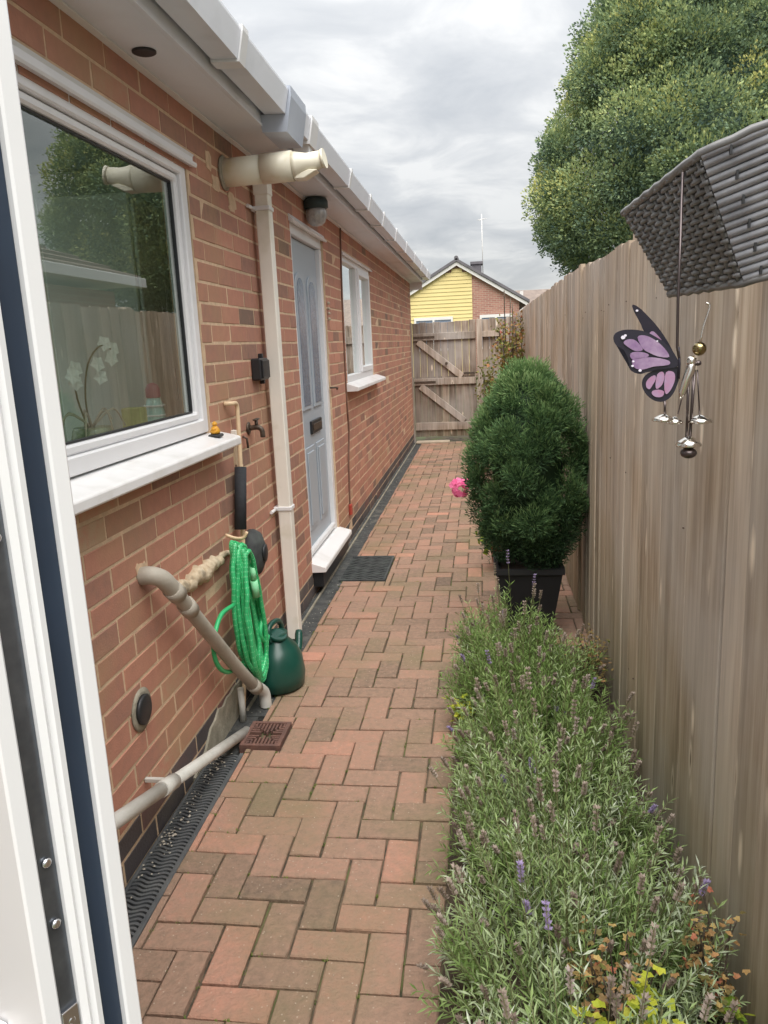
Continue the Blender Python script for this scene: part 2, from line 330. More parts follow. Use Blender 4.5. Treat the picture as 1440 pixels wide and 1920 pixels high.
# ------------------------------------------------------------------ building helpers
def link(o, parent=None):
    COL.objects.link(o)
    if parent is not None:
        o.parent = parent
    return o

def thing(name, label, cat, loc=(0, 0, 0), group=None, kind=None):
    o = bpy.data.objects.new(name, None); o.empty_display_size = .1
    link(o); o.location = loc
    o['label'] = label; o['category'] = cat
    if group: o['group'] = group
    if kind: o['kind'] = kind
    return o

def tag(o, label, cat, group=None, kind=None):
    o['label'] = label; o['category'] = cat
    if group: o['group'] = group
    if kind: o['kind'] = kind
    return o

def origin(parent):
    v = Vector((0, 0, 0))
    while parent is not None:
        v += parent.location; parent = parent.parent
    return v

def np_obj(name, V, F, m, parent=None, tint=None, smooth=False, mats=None, fm=None):
    """one mesh object from numpy arrays: V (n,3) in world space, F list/array of equal-length faces or list of such arrays"""
    V = np.asarray(V, dtype=np.float32)
    o0 = origin(parent)
    V = V - np.array(o0, dtype=np.float32)
    me = bpy.data.meshes.new(name)
    groups = F if isinstance(F, list) and len(F) and isinstance(F[0], np.ndarray) and F[0].ndim == 2 else [np.asarray(F)]
    loops = np.concatenate([g.ravel() for g in groups]).astype(np.int32)
    tot = np.concatenate([np.full(len(g), g.shape[1], dtype=np.int32) for g in groups])
    start = np.concatenate([[0], np.cumsum(tot)[:-1]]).astype(np.int32)
    me.vertices.add(len(V)); me.vertices.foreach_set('co', V.ravel())
    me.loops.add(len(loops)); me.loops.foreach_set('vertex_index', loops)
    me.polygons.add(len(tot)); me.polygons.foreach_set('loop_start', start); me.polygons.foreach_set('loop_total', tot)
    me.polygons.foreach_set('use_smooth', np.full(len(tot), bool(smooth)))
    if tint is not None:
        a = me.attributes.new('tint', 'FLOAT', 'POINT'); a.data.foreach_set('value', np.asarray(tint, dtype=np.float32))
    for mm in (mats or [m]): me.materials.append(mm)
    if fm is not None: me.polygons.foreach_set('material_index', np.asarray(fm, dtype=np.int32))
    me.update(calc_edges=True); me.validate()
    return link(bpy.data.objects.new(name, me), parent)

def bm_obj(name, bm, m, parent=None, smooth=False, tint=None, bevel=0.0, seg=1):
    if bevel:
        bmesh.ops.bevel(bm, geom=list(bm.edges), offset=bevel, segments=seg, affect='EDGES', clamp_overlap=True)
    o0 = origin(parent)
    if o0.length: bmesh.ops.translate(bm, verts=bm.verts, vec=-o0)
    bmesh.ops.recalc_face_normals(bm, faces=bm.faces)
    me = bpy.data.meshes.new(name); bm.to_mesh(me); bm.free()
    if smooth:
        for p in me.polygons: p.use_smooth = True
    if tint is not None:
        a = me.attributes.new('tint', 'FLOAT', 'POINT'); a.data.foreach_set('value', [tint] * len(me.vertices))
    me.materials.append(m)
    return link(bpy.data.objects.new(name, me), parent)

def add_box(bm, x0, x1, y0, y1, z0, z1, rot=None, piv=None):
    vs = [bm.verts.new(p) for p in ((x0, y0, z0), (x1, y0, z0), (x1, y1, z0), (x0, y1, z0), (x0, y0, z1), (x1, y0, z1), (x1, y1, z1), (x0, y1, z1))]
    for f in ((0, 3, 2, 1), (4, 5, 6, 7), (0, 1, 5, 4), (1, 2, 6, 5), (2, 3, 7, 6), (3, 0, 4, 7)):
        bm.faces.new([vs[i] for i in f])
    if rot is not None:
        bmesh.ops.rotate(bm, verts=vs, cent=piv or Vector(((x0 + x1) / 2, (y0 + y1) / 2, (z0 + z1) / 2)), matrix=rot)
    return vs

def box(name, x0, x1, y0, y1, z0, z1, m, parent=None, bevel=0.002, tint=None, rot=None, piv=None):
    bm = bmesh.new(); add_box(bm, x0, x1, y0, y1, z0, z1, rot, piv)
    return bm_obj(name, bm, m, parent, bevel=bevel, tint=tint)

def add_prism(bm, poly, y0, y1, axis='y'):
    """closed section (a,b) extruded along axis; for 'y' the section is (x,z), for 'x' it is (y,z), for 'z' it is (x,y)"""
    def P3(a, b, c):
        return {'y': (a, c, b), 'x': (c, a, b), 'z': (a, b, c)}[axis]
    A = [bm.verts.new(P3(a, b, y0)) for a, b in poly]; B = [bm.verts.new(P3(a, b, y1)) for a, b in poly]
    bm.faces.new(A); bm.faces.new(B[::-1])
    for i in range(len(poly)):
        j = (i + 1) % len(poly)
        bm.faces.new((A[i], A[j], B[j], B[i]))

def prism(name, poly, y0, y1, m, parent=None, axis='y', bevel=0.0, smooth=False):
    bm = bmesh.new(); add_prism(bm, poly, y0, y1, axis)
    return bm_obj(name, bm, m, parent, bevel=bevel, smooth=smooth)

def add_tube(bm, pts, r, n=12, cap=True):
    """round tube along a polyline; r a number or one per point"""
    pts = [Vector(p) for p in pts]
    rs = r if isinstance(r, (list, tuple)) else [r] * len(pts)
    T = []
    for i in range(len(pts)):
        a = pts[max(0, i - 1)]; b = pts[min(len(pts) - 1, i + 1)]
        T.append((b - a).normalized())
    up = Vector((0, 0, 1)) if abs(T[0].z) < .9 else Vector((1, 0, 0))
    nrm = (up - T[0] * up.dot(T[0])).normalized()
    rings = []
    for i, p in enumerate(pts):
        if i: nrm = (nrm - T[i] * nrm.dot(T[i])).normalized()
        bn = T[i].cross(nrm)
        rings.append([bm.verts.new(p + (nrm * math.cos(2 * math.pi * k / n) + bn * math.sin(2 * math.pi * k / n)) * rs[i]) for k in range(n)])
    for a, b in zip(rings, rings[1:]):
        for k in range(n):
            f = bm.faces.new((a[k], a[(k + 1) % n], b[(k + 1) % n], b[k])); f.smooth = True
    if cap:
        bm.faces.new(rings[0][::-1]); bm.faces.new(rings[-1])

def tube(name, pts, r, m, parent=None, n=12, cap=True):
    bm = bmesh.new(); add_tube(bm, pts, r, n, cap)
    o = bm_obj(name, bm, m, parent)
    for p in o.data.polygons: p.use_smooth = len(p.vertices) == 4
    return o

def smooth_path(pts, k=6, closed=False):
    pts = [Vector(p) for p in pts]; o = []
    n = len(pts)
    rg = range(n if closed else n - 1)
    for i in rg:
        p0 = pts[(i - 1) % n] if (closed or i) else pts[0]
        p1 = pts[i]; p2 = pts[(i + 1) % n]; p3 = pts[(i + 2) % n] if (closed or i + 2 < n) else pts[-1]
        for s in range(k):
            u = s / k
            o.append(.5 * ((2 * p1) + (p2 - p0) * u + (2 * p0 - 5 * p1 + 4 * p2 - p3) * u * u + (3 * p1 - p0 - 3 * p2 + p3) * u ** 3))
    if not closed: o.append(pts[-1])
    return o

def add_lathe(bm, prof, c, n=20, axis='z', sy=1.0):
    rings = []
    for r, h in prof:
        ring = []
        for k in range(n):
            a = 2 * math.pi * k / n
            u, v = r * math.cos(a), r * math.sin(a) * sy
            p = {'z': (u, v, h), 'x': (h, u, v), 'y': (u, h, v)}[axis]
            ring.append(bm.verts.new((c[0] + p[0], c[1] + p[1], c[2] + p[2])))
        rings.append(ring)
    for a, b in zip(rings, rings[1:]):
        for k in range(n):
            f = bm.faces.new((a[k], a[(k + 1) % n], b[(k + 1) % n], b[k])); f.smooth = True
    bm.faces.new(rings[0][::-1]); bm.faces.new(rings[-1])

def lathe(name, prof, c, m, parent=None, n=20, axis='z', sy=1.0):
    bm = bmesh.new(); add_lathe(bm, prof, c, n, axis, sy)
    o = bm_obj(name, bm, m, parent)
    for p in o.data.polygons: p.use_smooth = len(p.vertices) == 4
    return o

# ------------------------------------------------------------------ the ground
g = box('ground', -150, 160, -60, 260, -.6, -.05, M['ground'], bevel=0); g['kind'] = 'structure'
path = box('path', .125, 1.52, -.6, 11.9, -.05, -.010, M['joint'], bevel=0); path['kind'] = 'structure'
soil = None

# herringbone of clay pavers, each with its own height, tilt and tone
U = .0928
PX0, PX1 = .119, 1.52
BED_X, BED_Y = .872, 3.42
cells = []
i0x, j0y = .608, 1.630
for i in range(-9, 14):
    for j in range(-26, 115):
        k = (i - j) % 4
        x = i0x + i * U; y = j0y + j * U
        if k == 0: cells.append((x, x + 2 * U, y, y + U))
        elif k == 3: cells.append((x, x + U, y, y + 2 * U))
def paver_geo(x0, x1, y0, y1, seed):
    r = random.Random(seed)
    g = .0021 + r.random() * .0016
    x0, x1, y0, y1 = x0 + g, x1 - g, y0 + g, y1 - g
    z = r.gauss(0, .0016); tx, ty = r.gauss(0, .009), r.gauss(0, .009)
    c = .0032
    cx, cy = (x0 + x1) / 2, (y0 + y1) / 2
    V = []
    for (ins, dz) in ((0, -.04), (0, -c), (c, 0)):
        for (px, py) in ((x0 + ins, y0 + ins), (x1 - ins, y0 + ins), (x1 - ins, y1 - ins), (x0 + ins, y1 - ins)):
            V.append((px + r.gauss(0, .0008), py + r.gauss(0, .0008), z + dz + (px - cx) * tx + (py - cy) * ty))
    F = []
    for a in (0, 4):
        for k in range(4):
            F.append((a + k, a + (k + 1) % 4, a + 4 + (k + 1) % 4, a + 4 + k))
    F.append((8, 9, 10, 11))
    return V, F
pav = []
sid = 0
for (x0, x1, y0, y1) in cells:
    sid += 1
    x0 = max(x0, PX0); x1 = min(x1, PX1)
    if y0 < -.3 or y1 > 11.25: continue
    if y0 < BED_Y: x1 = min(x1, BED_X + .012)
    if x1 - x0 < .008: continue
    # pieces cut round the iron grate and the rubber mat
    parts = [(x0, x1, y0, y1)]
    for (hx, ha, hb) in ((.250, 2.490, 2.686), (.389, 4.517, 5.073)):
        nxt = []
        for (a, b, c, d) in parts:
            if a >= hx or d <= ha or c >= hb: nxt.append((a, b, c, d)); continue
            if b > hx: nxt.append((hx, b, c, d))
            if c < ha: nxt.append((a, min(b, hx), c, ha))
            if d > hb: nxt.append((a, min(b, hx), hb, d))
        parts = nxt
    parts = [p for p in parts if p[1] - p[0] > .010 and p[3] - p[2] > .010]
    if not parts: continue
    # tone: pinker bricks near the wall side, browner in the middle, a few bright red ones
    rr = random.Random(sid * 7 + 1)
    tn = .45 + rr.gauss(0, .13) - .05 * mnoise.noise(Vector((x0 * 3, y0 * 1.3, 0)))
    edge = max(0, 1 - (x0 - PX0) / .33)
    tn += .20 * edge * (1 if y0 > 1.9 else .3)
    if rr.random() < .04: tn += .22
    if rr.random() < .08: tn -= .13
    for n_p, (a, b, c, d) in enumerate(parts):
        pav.append((c + abs(a - .5) * .2, a, b, c, d, sid + n_p * 5000, min(1, max(0, tn))))
pav.sort()
vis = [p for p in pav if p[3] > .95][:300]
rest = [p for p in pav if p not in vis]
for p in vis:
    V, F = paver_geo(p[1], p[2], p[3], p[4], p[5])
    np_obj('paver', V, np.array(F), M['paver'], path, tint=[p[6]] * len(V))
VV, FF, TT = [], [], []
for p in rest:
    V, F = paver_geo(p[1], p[2], p[3], p[4], p[5]); b = len(VV)
    VV += V; FF += [tuple(q + b for q in f) for f in F]; TT += [p[6]] * len(V)
o = np_obj('pavers', VV, np.array(FF), M['paver'], path, tint=TT); o['kind'] = 'stuff'

# moss and grit in the joints
def clump(cx, cy, z, r, n, h):
    V, F = [], []
    for k in range(n):
        a = random.random() * 6.283; d = r * math.sqrt(random.random())
        x, y = cx + d * math.cos(a), cy + d * math.sin(a); s = .0015 + random.random() * .0025
        b = len(V); V += [(x - s, y, z), (x + s, y, z), (x, y + s, z + h * random.random()), (x, y - s, z + h * .5)]
        F += [(b, b + 1, b + 2, b + 3)]
    return V, F
VV, FF = [], []
for p in pav:
    if p[3] > 5 or p[3] < 1.0: continue
    for q in range(3):
        if random.random() < .45:
            side = random.random()
            x = p[1] if side < .5 else random.uniform(p[1], p[2]); y = random.uniform(p[3], p[4]) if side < .5 else p[3]
            V, F = clump(x, y, -.006, .008, random.randint(3, 9), .009); b = len(VV); VV += V; FF += [tuple(i + b for i in f) for f in F]
o = np_obj('moss', VV, np.array(FF), M['moss']); tag(o, 'green moss tufts growing in the joints of the brick path', 'moss', kind='stuff')

# dark grit strip along the house foot, soil bed at the fence foot
strip = box('grit_strip', -.02, .125, 2.76, 11.45, -.05, -.008, M['strip'], bevel=0); strip['kind'] = 'structure'
strip2 = box('ground_beside_grate', -.02, .0895, 2.46, 2.76, -.05, -.012, M['strip'], bevel=0); strip2['kind'] = 'structure'; strip2.name = 'grit_strip'
kb = box('kerb_edging', .026, .036, 2.80, 11.3, -.03, .004, M['render_patch'], bevel=.003); kb['kind'] = 'structure'
V, F = [], []
nx, ny = 14, 60
for j in range(ny + 1):
    for i in range(nx + 1):
        x = BED_X + .013 + (1.50 - BED_X - .013) * i / nx; y = -.3 + (BED_Y + .3) * j / ny
        V.append((x, y, .004 + .03 * mnoise.noise(Vector((x * 9, y * 9, 2))) + (.02 if 0 < i < nx else 0)))
for j in range(ny):
    for i in range(nx):
        a = j * (nx + 1) + i; F.append((a, a + 1, a + nx + 2, a + nx + 1))
soil = np_obj('flower_bed_soil', V, np.array(F), M['soil'], smooth=True); soil['kind'] = 'structure'

# ------------------------------------------------------------------ the house
HOUSE = thing('bungalow', 'red brick bungalow with white soffit, gutter and grey door along the path', 'house', (0, 5, 0))
Y0, Y1 = -1.5, 11.43
WTOP = 2.262
DOOR = (4.254, 5.134, .10, 2.100)     # y0 y1 z0 z1
BIGW = (.95, 2.763, 1.086, 2.070)
SMALLW = (5.80, 7.262, 1.086, 2.086)
BACKD = (.02, .86, -.02, 2.08)
OPEN = [DOOR, BIGW, SMALLW, BACKD]
# mortar body with openings: strips between the openings
wall = bmesh.new()
ys = sorted({Y0, Y1, *[v for o in OPEN for v in o[:2]]}); zs = sorted({-.06, WTOP + .03, *[v for o in OPEN for v in o[2:]]})
for a, b in zip(ys, ys[1:]):
    for c, d in zip(zs, zs[1:]):
        my, mz = (a + b) / 2, (c + d) / 2
        if any(o[0] < my < o[1] and o[2] < mz < o[3] for o in OPEN): continue
        add_box(wall, -.10, -.0012, a, b, c, d)
bmesh.ops.remove_doubles(wall, verts=wall.verts, dist=.0004)
WALL = bm_obj('wall', wall, M['mortar'], HOUSE)
G = .0731; BW = .2222; MJ = .0095
zb0 = 1.013 - 14 * G
bricks = []
seed = 0
for c in range(0, 32):
    za, zb_ = zb0 + c * G + MJ / 2, zb0 + (c + 1) * G - MJ / 2
    if zb_ > WTOP + .02: zb_ = WTOP + .02
    if zb_ - za < .02: continue
    off = 1.894 if (13 - c) % 2 == 0 else 1.984
    k0 = int((Y0 - off) / BW) - 1
    for k in range(k0, k0 + 62):
        a = off + k * BW + MJ / 2; b = off + (k + 1) * BW - MJ / 2
        a = max(a, Y0); b = min(b, Y1)
        segs = [(a, b)]
        for o in OPEN:
            if o[2] + .01 < (za + zb_) / 2 < o[3] - .01 or (za + .03 < o[3] and zb_ - .03 > o[2]):
                ns = []
                for s in segs:
                    if s[1] <= o[0] or s[0] >= o[1]: ns.append(s)
                    else:
                        if s[0] < o[0]: ns.append((s[0], o[0] - .003))
                        if s[1] > o[1]: ns.append((o[1] + .003, s[1]))
                segs = ns
        for s in segs:
            if s[1] - s[0] < .018: continue
            seed += 1
            bricks.append((s[0], s[1], za, zb_, seed, c))
def brick_geo(a, b, c, d, sd):
    r = random.Random(sd)
    x = r.gauss(.0004, .0006); e = .0018
    a += r.gauss(0, .0008); b += r.gauss(0, .0008); c += r.gauss(0, .0006); d += r.gauss(0, .0006)
    V = []
    for (ins, X) in ((0, -.03), (0, x - e), (e, x)):
        for (py, pz) in ((a + ins, c + ins), (b - ins, c + ins), (b - ins, d - ins), (a + ins, d - ins)):
            V.append((X + r.gauss(0, .0004), py, pz))
    F = []
    for q in (0, 4):
        for k in range(4): F.append((q + k, q + (k + 1) % 4, q + 4 + (k + 1) % 4, q + 4 + k))
    F.append((8, 9, 10, 11))
    return V, F
def brick_tone(a, c, sd, course):
    r = random.Random(sd * 13 + 5)
    t = .54 + r.gauss(0, .15) + .12 * mnoise.noise(Vector((a * .9, c * 1.5, 4)))
    if r.random() < .07: t -= .28
    return min(1, max(0, t))
def bsort(b):
    a = b[0]
    return (0 if a > 1.62 else 1, a)
bricks.sort(key=bsort)
single = bricks[:300]; many = bricks[300:]
def is_blue(c): return c[3] < .145
for b in single:
    V, F = brick_geo(*b[:5])
    if is_blue(b): np_obj('brick', V, np.array(F), M['engineering'], WALL, tint=[random.random()] * len(V))
    else: np_obj('brick', V, np.array(F), M['brick'], WALL, tint=[brick_tone(b[0], b[2], b[4], b[5])] * len(V))
for name, sel, mm in (('brickwork', [b for b in many if not is_blue(b)], M['brick']), ('plinth_bricks', [b for b in many if is_blue(b)], M['engineering'])):
    VV, FF, TT = [], [], []
    for b in sel:
        V, F = brick_geo(*b[:5]); q = len(VV); VV += V; FF += [tuple(i + q for i in f) for f in F]
        TT += [brick_tone(b[0], b[2], b[4], b[5]) if mm is M['brick'] else random.random()] * len(V)
    o = np_obj(name, VV, np.array(FF), mm, WALL, tint=TT); o['kind'] = 'stuff'
# end wall giving the house a body; rear left unbuilt
box('end_wall', -3.3, -.101, Y1 - .11, Y1, -.06, WTOP + .03, M['far_brick'], HOUSE, bevel=0)
# cement smeared over the plinth behind the pipes
bm = bmesh.new()
pts = []
for k in range(25):
    y = 2.28 + .55 * k / 24
    pts.append((y, .005 + .115 * min(1, k / 12) + .02 * mnoise.noise(Vector((y * 14, 0, 0)))))
poly = [(y, -.04) for y, z in pts[:1]] + [(y, z) for y, z in pts] + [(pts[-1][0], -.04)]
add_prism(bm, poly, -.008, .009, 'x')
bm_obj('render_patch', bm, M['render_patch'], HOUSE, bevel=0)
# filler round the flue and small mortar smears
for (y, z, sy, sz) in ((3.07, 2.05, .045, .03), (3.25, 2.01, .05, .035), (3.00, 2.12, .03, .035), (3.06, 1.00, .045, .05), (2.07, .80, .038, .03)):
    bm = bmesh.new()
    add_prism(bm, [(y + sy * math.copysign(abs(math.cos(a)) ** .6, math.cos(a)) * (1 + .5 * mnoise.noise(Vector((a * 1.7, y * 9, z)))), z + sz * math.copysign(abs(math.sin(a)) ** .6, math.sin(a)) * (1 + .5 * mnoise.noise(Vector((a * 2.3, y * 7, z))))) for a in [i * .2992 for i in range(21)]], -.004, .0026, 'x')
    bm_obj('mortar_smear', bm, M['mortar'], HOUSE)

# eaves
SO = .176
bm = bmesh.new(); add_box(bm, -.02, SO - .002, Y0, 2.922, WTOP, WTOP + .010); bm_obj('soffit', bm, M['soffit'], HOUSE)
bm = bmesh.new(); add_box(bm, -.02, SO - .002, 2.925, Y1 + .05, WTOP + .0015, WTOP + .0115); bm_obj('soffit', bm, M['soffit'], HOUSE)
prism('soffit_trim', [(-.001, WTOP - .012), (.016, WTOP - .006), (.016, WTOP - .001), (-.001, WTOP - .001)], Y0, Y1, M['upvc'], HOUSE)
prism('fascia', [(SO, WTOP - .014), (SO + .016, WTOP - .014), (SO + .016, WTOP - .004), (SO + .011, WTOP), (SO + .011, WTOP + .10), (SO, WTOP + .10)], Y0, Y1 + .06, M['fascia'], HOUSE)
box('barge_end', -.12, SO - .003, Y1 + .052, Y1 + .068, WTOP - .10, WTOP + .10, M['upvc'], HOUSE)
lathe('soffit_vent', [(.030, -.006), (.034, -.004), (.034, 0)], (.067, 2.322, WTOP - .0005), M['black'], HOUSE, n=24)
def gutter_section(ox=0.0, t=0.0):
    return [(.195 - t, 2.362 + t), (.203 - t, 2.288 - t), (.283 + t, 2.284 - t), (.300 + t, 2.362 + t), (.300 + t, 2.370 + t), (.292 + t, 2.370 + t),
            (.293 - .002, 2.364), (.278, 2.290), (.208, 2.293), (.199, 2.362)]
GUT = bmesh.new(); add_prism(GUT, gutter_section(), Y0, Y1 + .06)
GUTTER = bm_obj('gutter', GUT, M['gutter'], HOUSE)
for y in (1.4, 2.539, 4.54, 5.318, 6.038, 6.904, 7.834, 8.8, 9.8, 10.8):
    w = .030 if y in (2.539,) else .022
    sec = [(.193, 2.366), (.199, 2.280), (.288, 2.276), (.307, 2.362), (.307, 2.377), (.290, 2.377), (.290, 2.371), (.3005, 2.3705), (.3005, 2.3615), (.2835, 2.2835), (.2025, 2.2875), (.1955, 2.366)]
    bm = bmesh.new(); add_prism(bm, sec, y - w, y + w); bm_obj('gutter_bracket', bm, M['upvc'], GUTTER)
# running outlet: a deep grey box slung round the gutter
bm = bmesh.new()
add_prism(bm, [(.180, 2.290), (.190, 2.226), (.285, 2.222), (.309, 2.345), (.309, 2.381), (.286, 2.381), (.286, 2.372), (.3015, 2.3705), (.3015, 2.3615), (.284, 2.283), (.2025, 2.287)], 3.10, 3.36)
bm_obj('gutter_outlet', bm, M['outlet'], GUTTER)
# roof: front slope only, shaped to let daylight into the rooms behind
bm = bmesh.new()
add_prism(bm, [(.262, 2.372), (.262, 2.392), (-1.6, 3.42), (-1.6, 3.39)], Y0 - .1, Y1 + .12)
ROOF = bm_obj('roof', bm, M['brown_tile'], HOUSE)

def frame_rect(name, y0, y1, z0, z1, w, x0, x1, m, parent, bev=.003):
    """mitred rectangular frame in the wall plane, one mesh"""
    bm = bmesh.new()
    O = [(y0, z0), (y1, z0), (y1, z1), (y0, z1)]; I = [(y0 + w, z0 + w), (y1 - w, z0 + w), (y1 - w, z1 - w), (y0 + w, z1 - w)]
    vo = [[bm.verts.new((x, *p)) for p in O] for x in (x0, x1)]; vi = [[bm.verts.new((x, *p)) for p in I] for x in (x0, x1)]
    for k in range(4):
        j = (k + 1) % 4
        bm.faces.new((vo[1][k], vo[1][j], vi[1][j], vi[1][k])); bm.faces.new((vo[0][j], vo[0][k], vi[0][k], vi[0][j]))
        bm.faces.new((vo[0][k], vo[0][j], vo[1][j], vo[1][k])); bm.faces.new((vi[0][j], vi[0][k], vi[1][k], vi[1][j]))
    return bm_obj(name, bm, m, parent, bevel=bev)

def child_empty(name, parent, loc):
    o = bpy.data.objects.new(name, None); o.empty_display_size = .05; link(o, parent)
    o.location = Vector(loc) - origin(parent); return o

# kitchen window beside the camera
W = child_empty('window', HOUSE, (0, 1.86, 1.1))
frame_rect('frame', .955, 2.757, 1.135, 2.066, .048, -.075, -.004, M['upvc'], W, .004)
frame_rect('glazing_bead', 1.004, 2.708, 1.184, 2.017, .026, -.060, -.016, M['upvc'], W, .006)
frame_rect('gasket', 1.031, 2.681, 1.211, 1.990, .005, -.046, -.030, M['black'], W, 0)
box('pane', -.042, -.036, 1.034, 2.678, 1.214, 1.987, M['glass'], W, bevel=0)
prism('head_trim', [(-.003, 2.058), (.022, 2.052), (.026, 2.058), (.026, 2.066), (.012, 2.072), (.012, 2.086), (.018, 2.094), (-.003, 2.098)], .93, 2.80, M['upvc'], W)
prism('sill', [(-.07, 1.128), (.0, 1.128), (.085, 1.108), (.090, 1.102), (.090, 1.078), (.082, 1.072), (.0, 1.084), (-.07, 1.084)], .93, 2.835, M['upvc_sill'], W, bevel=.002)
# small window beyond the door
W2 = child_empty('window', HOUSE, (0, 6.53, 1.1))
frame_rect('frame', 5.803, 7.258, 1.150, 2.083, .050, -.075, -.006, M['upvc'], W2, .004)
box('mullion', -.070, -.010, 6.50, 6.56, 1.2, 2.033, M['upvc'], W2)
frame_rect('sash', 6.561, 7.207, 1.201, 2.032, .042, -.055, .004, M['upvc'], W2, .004)
box('pane', -.040, -.035, 5.853, 6.499, 1.2, 2.033, M['glass'], W2, bevel=0)
box('pane', -.036, -.031, 6.603, 7.165, 1.243, 1.990, M['glass'], W2, bevel=0)
prism('head_trim', [(-.003, 2.075), (.02, 2.070), (.024, 2.076), (.012, 2.090), (-.003, 2.105)], 5.78, 7.30, M['upvc'], W2)
prism('sill', [(-.07, 1.149), (.0, 1.149), (.088, 1.118), (.090, 1.112), (.090, 1.092), (.082, 1.088), (.0, 1.088), (-.07, 1.088)], 5.74, 7.42, M['upvc_sill'], W2, bevel=.002)
# front door
D = child_empty('front_door', HOUSE, (0, 4.69, .1))
bm = bmesh.new()
add_box(bm, -.085, -.012, 4.257, 4.322, .20, 2.028); add_box(bm, -.085, -.012, 5.066, 5.131, .20, 2.028); add_box(bm, -.085, -.0125, 4.257, 5.131, 2.030, 2.098)
bm_obj('frame', bm, M['upvc'], D, bevel=.003)
prism('head_trim', [(-.010, 2.085), (.020, 2.078), (.026, 2.086), (.012, 2.100), (.004, 2.118), (-.010, 2.118)], 4.23, 5.16, M['upvc'], D)
LEAF = box('leaf', -.078, -.040, 4.325, 5.063, .205, 2.026, M['door_grey'], D, bevel=.003)
LEAF.name = 'door_leaf'
for (ya, yb) in ((4.42, 4.655), (4.735, 4.97)):
    ym = (ya + yb) / 2; hw = (yb - ya) / 2
    arch = [(ya, 1.06), (yb, 1.06)] + [(ym + hw * math.cos(a), 1.76 + .085 * math.sin(a)) for a in [i * math.pi / 14 for i in range(15)]]
    arc2 = [(ym + (y - ym) * .72, 1.42 + (z - 1.42) * .93) for y, z in arch]
    prism('door_moulding', arch, -.0405, -.030, M['door_grey'], D, 'x', bevel=.003)
    prism('glazing', arc2, -.031, -.0275, M['glass_dark'], D, 'x')
    prism('door_panel', [(ya, .34), (yb, .34), (yb, .84), (ya, .84)], -.0405, -.033, M['door_grey'], D, 'x', bevel=.006)
    prism('door_panel', [(ya + .03, .37), (yb - .03, .37), (yb - .03, .81), (ya + .03, .81)], -.0335, -.026, M['door_grey'], D, 'x', bevel=.006)
LB = box('letterbox', -.0405, -.026, 4.60, 4.90, .905, .985, M['black'], D, bevel=.004)
box('letter_flap', -.0262, -.021, 4.63, 4.87, .925, .965, M['rust'], D, bevel=.002)
box('weather_bar', -.0405, -.012, 4.33, 5.06, .215, .25, M['upvc'], D, bevel=.006)
prism('door_sill', [(-.085, .200), (-.012, .200), (.078, .172), (.082, .164), (.082, .142), (-.085, .136)], 4.236, 5.16, M['upvc_sill'], D, bevel=.002)
box('sill_support', -.085, .060, 4.26, 5.13, .05, .134, M['black'], D, bevel=0)
tube('door_hook', [(-.0, 5.10, 1.155), (.03, 5.12, 1.155), (.04, 5.16, 1.15), (.03, 5.19, 1.14)], .006, M['rust'], D, n=8)
for z in (1.70, 1.665, 1.635, 1.60):
    lathe('door_fitting', [(.002, 0), (.011, .004), (.009, .016), (.002, .02)], (.0, 5.165, z), M['stone'], D, n=10, axis='x')

# rooms behind the windows, rear and ceilings left partly open to let daylight in
ROOM = child_empty('interior', HOUSE, (-1.5, 2, 0))
bm = bmesh.new(); add_box(bm, -3.2, -3.15, .4, 4.0, 0, .95); add_box(bm, -3.2, -3.15, .4, .8, .95, 2.35); add_box(bm, -3.2, -3.15, 3.7, 4.0, .95, 2.35); add_box(bm, -3.2, -3.15, .8, 3.7, 2.15, 2.35); add_box(bm, -3.15, -.101, .35, .4, 0, 2.35); add_box(bm, -3.15, -.101, 4.0, 4.05, 0, 2.35)
bm_obj('room_wall', bm, M['room'], ROOM)
box('room_floor', -3.2, -.101, .35, 4.05, -.04, .0, M['room_dark'], ROOM, bevel=0)
box('room_ceiling', -1.3, -.101, .35, 4.05, 2.36, 2.4, M['room'], ROOM, bevel=0)
box('inner_sill', -.30, -.101, .90, 2.85, 1.10, 1.125, M['upvc'], ROOM, bevel=.003)
bm = bmesh.new(); add_box(bm, -2.6, -2.55, 5.5, 7.6, 0, .95); add_box(bm, -2.55, -.101, 5.45, 5.5, 0, 2.35); add_box(bm, -2.55, -.101, 7.6, 7.65, 0, 2.35)
bm_obj('room_wall', bm, M['room'], ROOM)
box('room_ceiling', -1.2, -.101, 5.45, 7.65, 2.36, 2.4, M['room'], ROOM, bevel=0)
box('room_floor', -2.6, -.101, 5.45, 7.65, -.04, 0, M['room_dark'], ROOM, bevel=0)
CAB = thing('tall_cabinet', 'tall pale green cabinet standing inside the kitchen window', 'cabinet', (-.8, 3.7, 0))
box('carcass', -.95, -.52, 3.43, 3.98, .002, 2.12, M['cabinet'], CAB, bevel=.005)
box('door', -.519, -.50, 3.44, 3.70, .05, 2.10, M['cabinet'], CAB, bevel=.004); box('door', -.519, -.50, 3.705, 3.975, .05, 2.10, M['cabinet'], CAB, bevel=.004)
box('handle', -.499, -.48, 3.67, 3.685, 1.2, 1.35, M['chrome'], CAB)

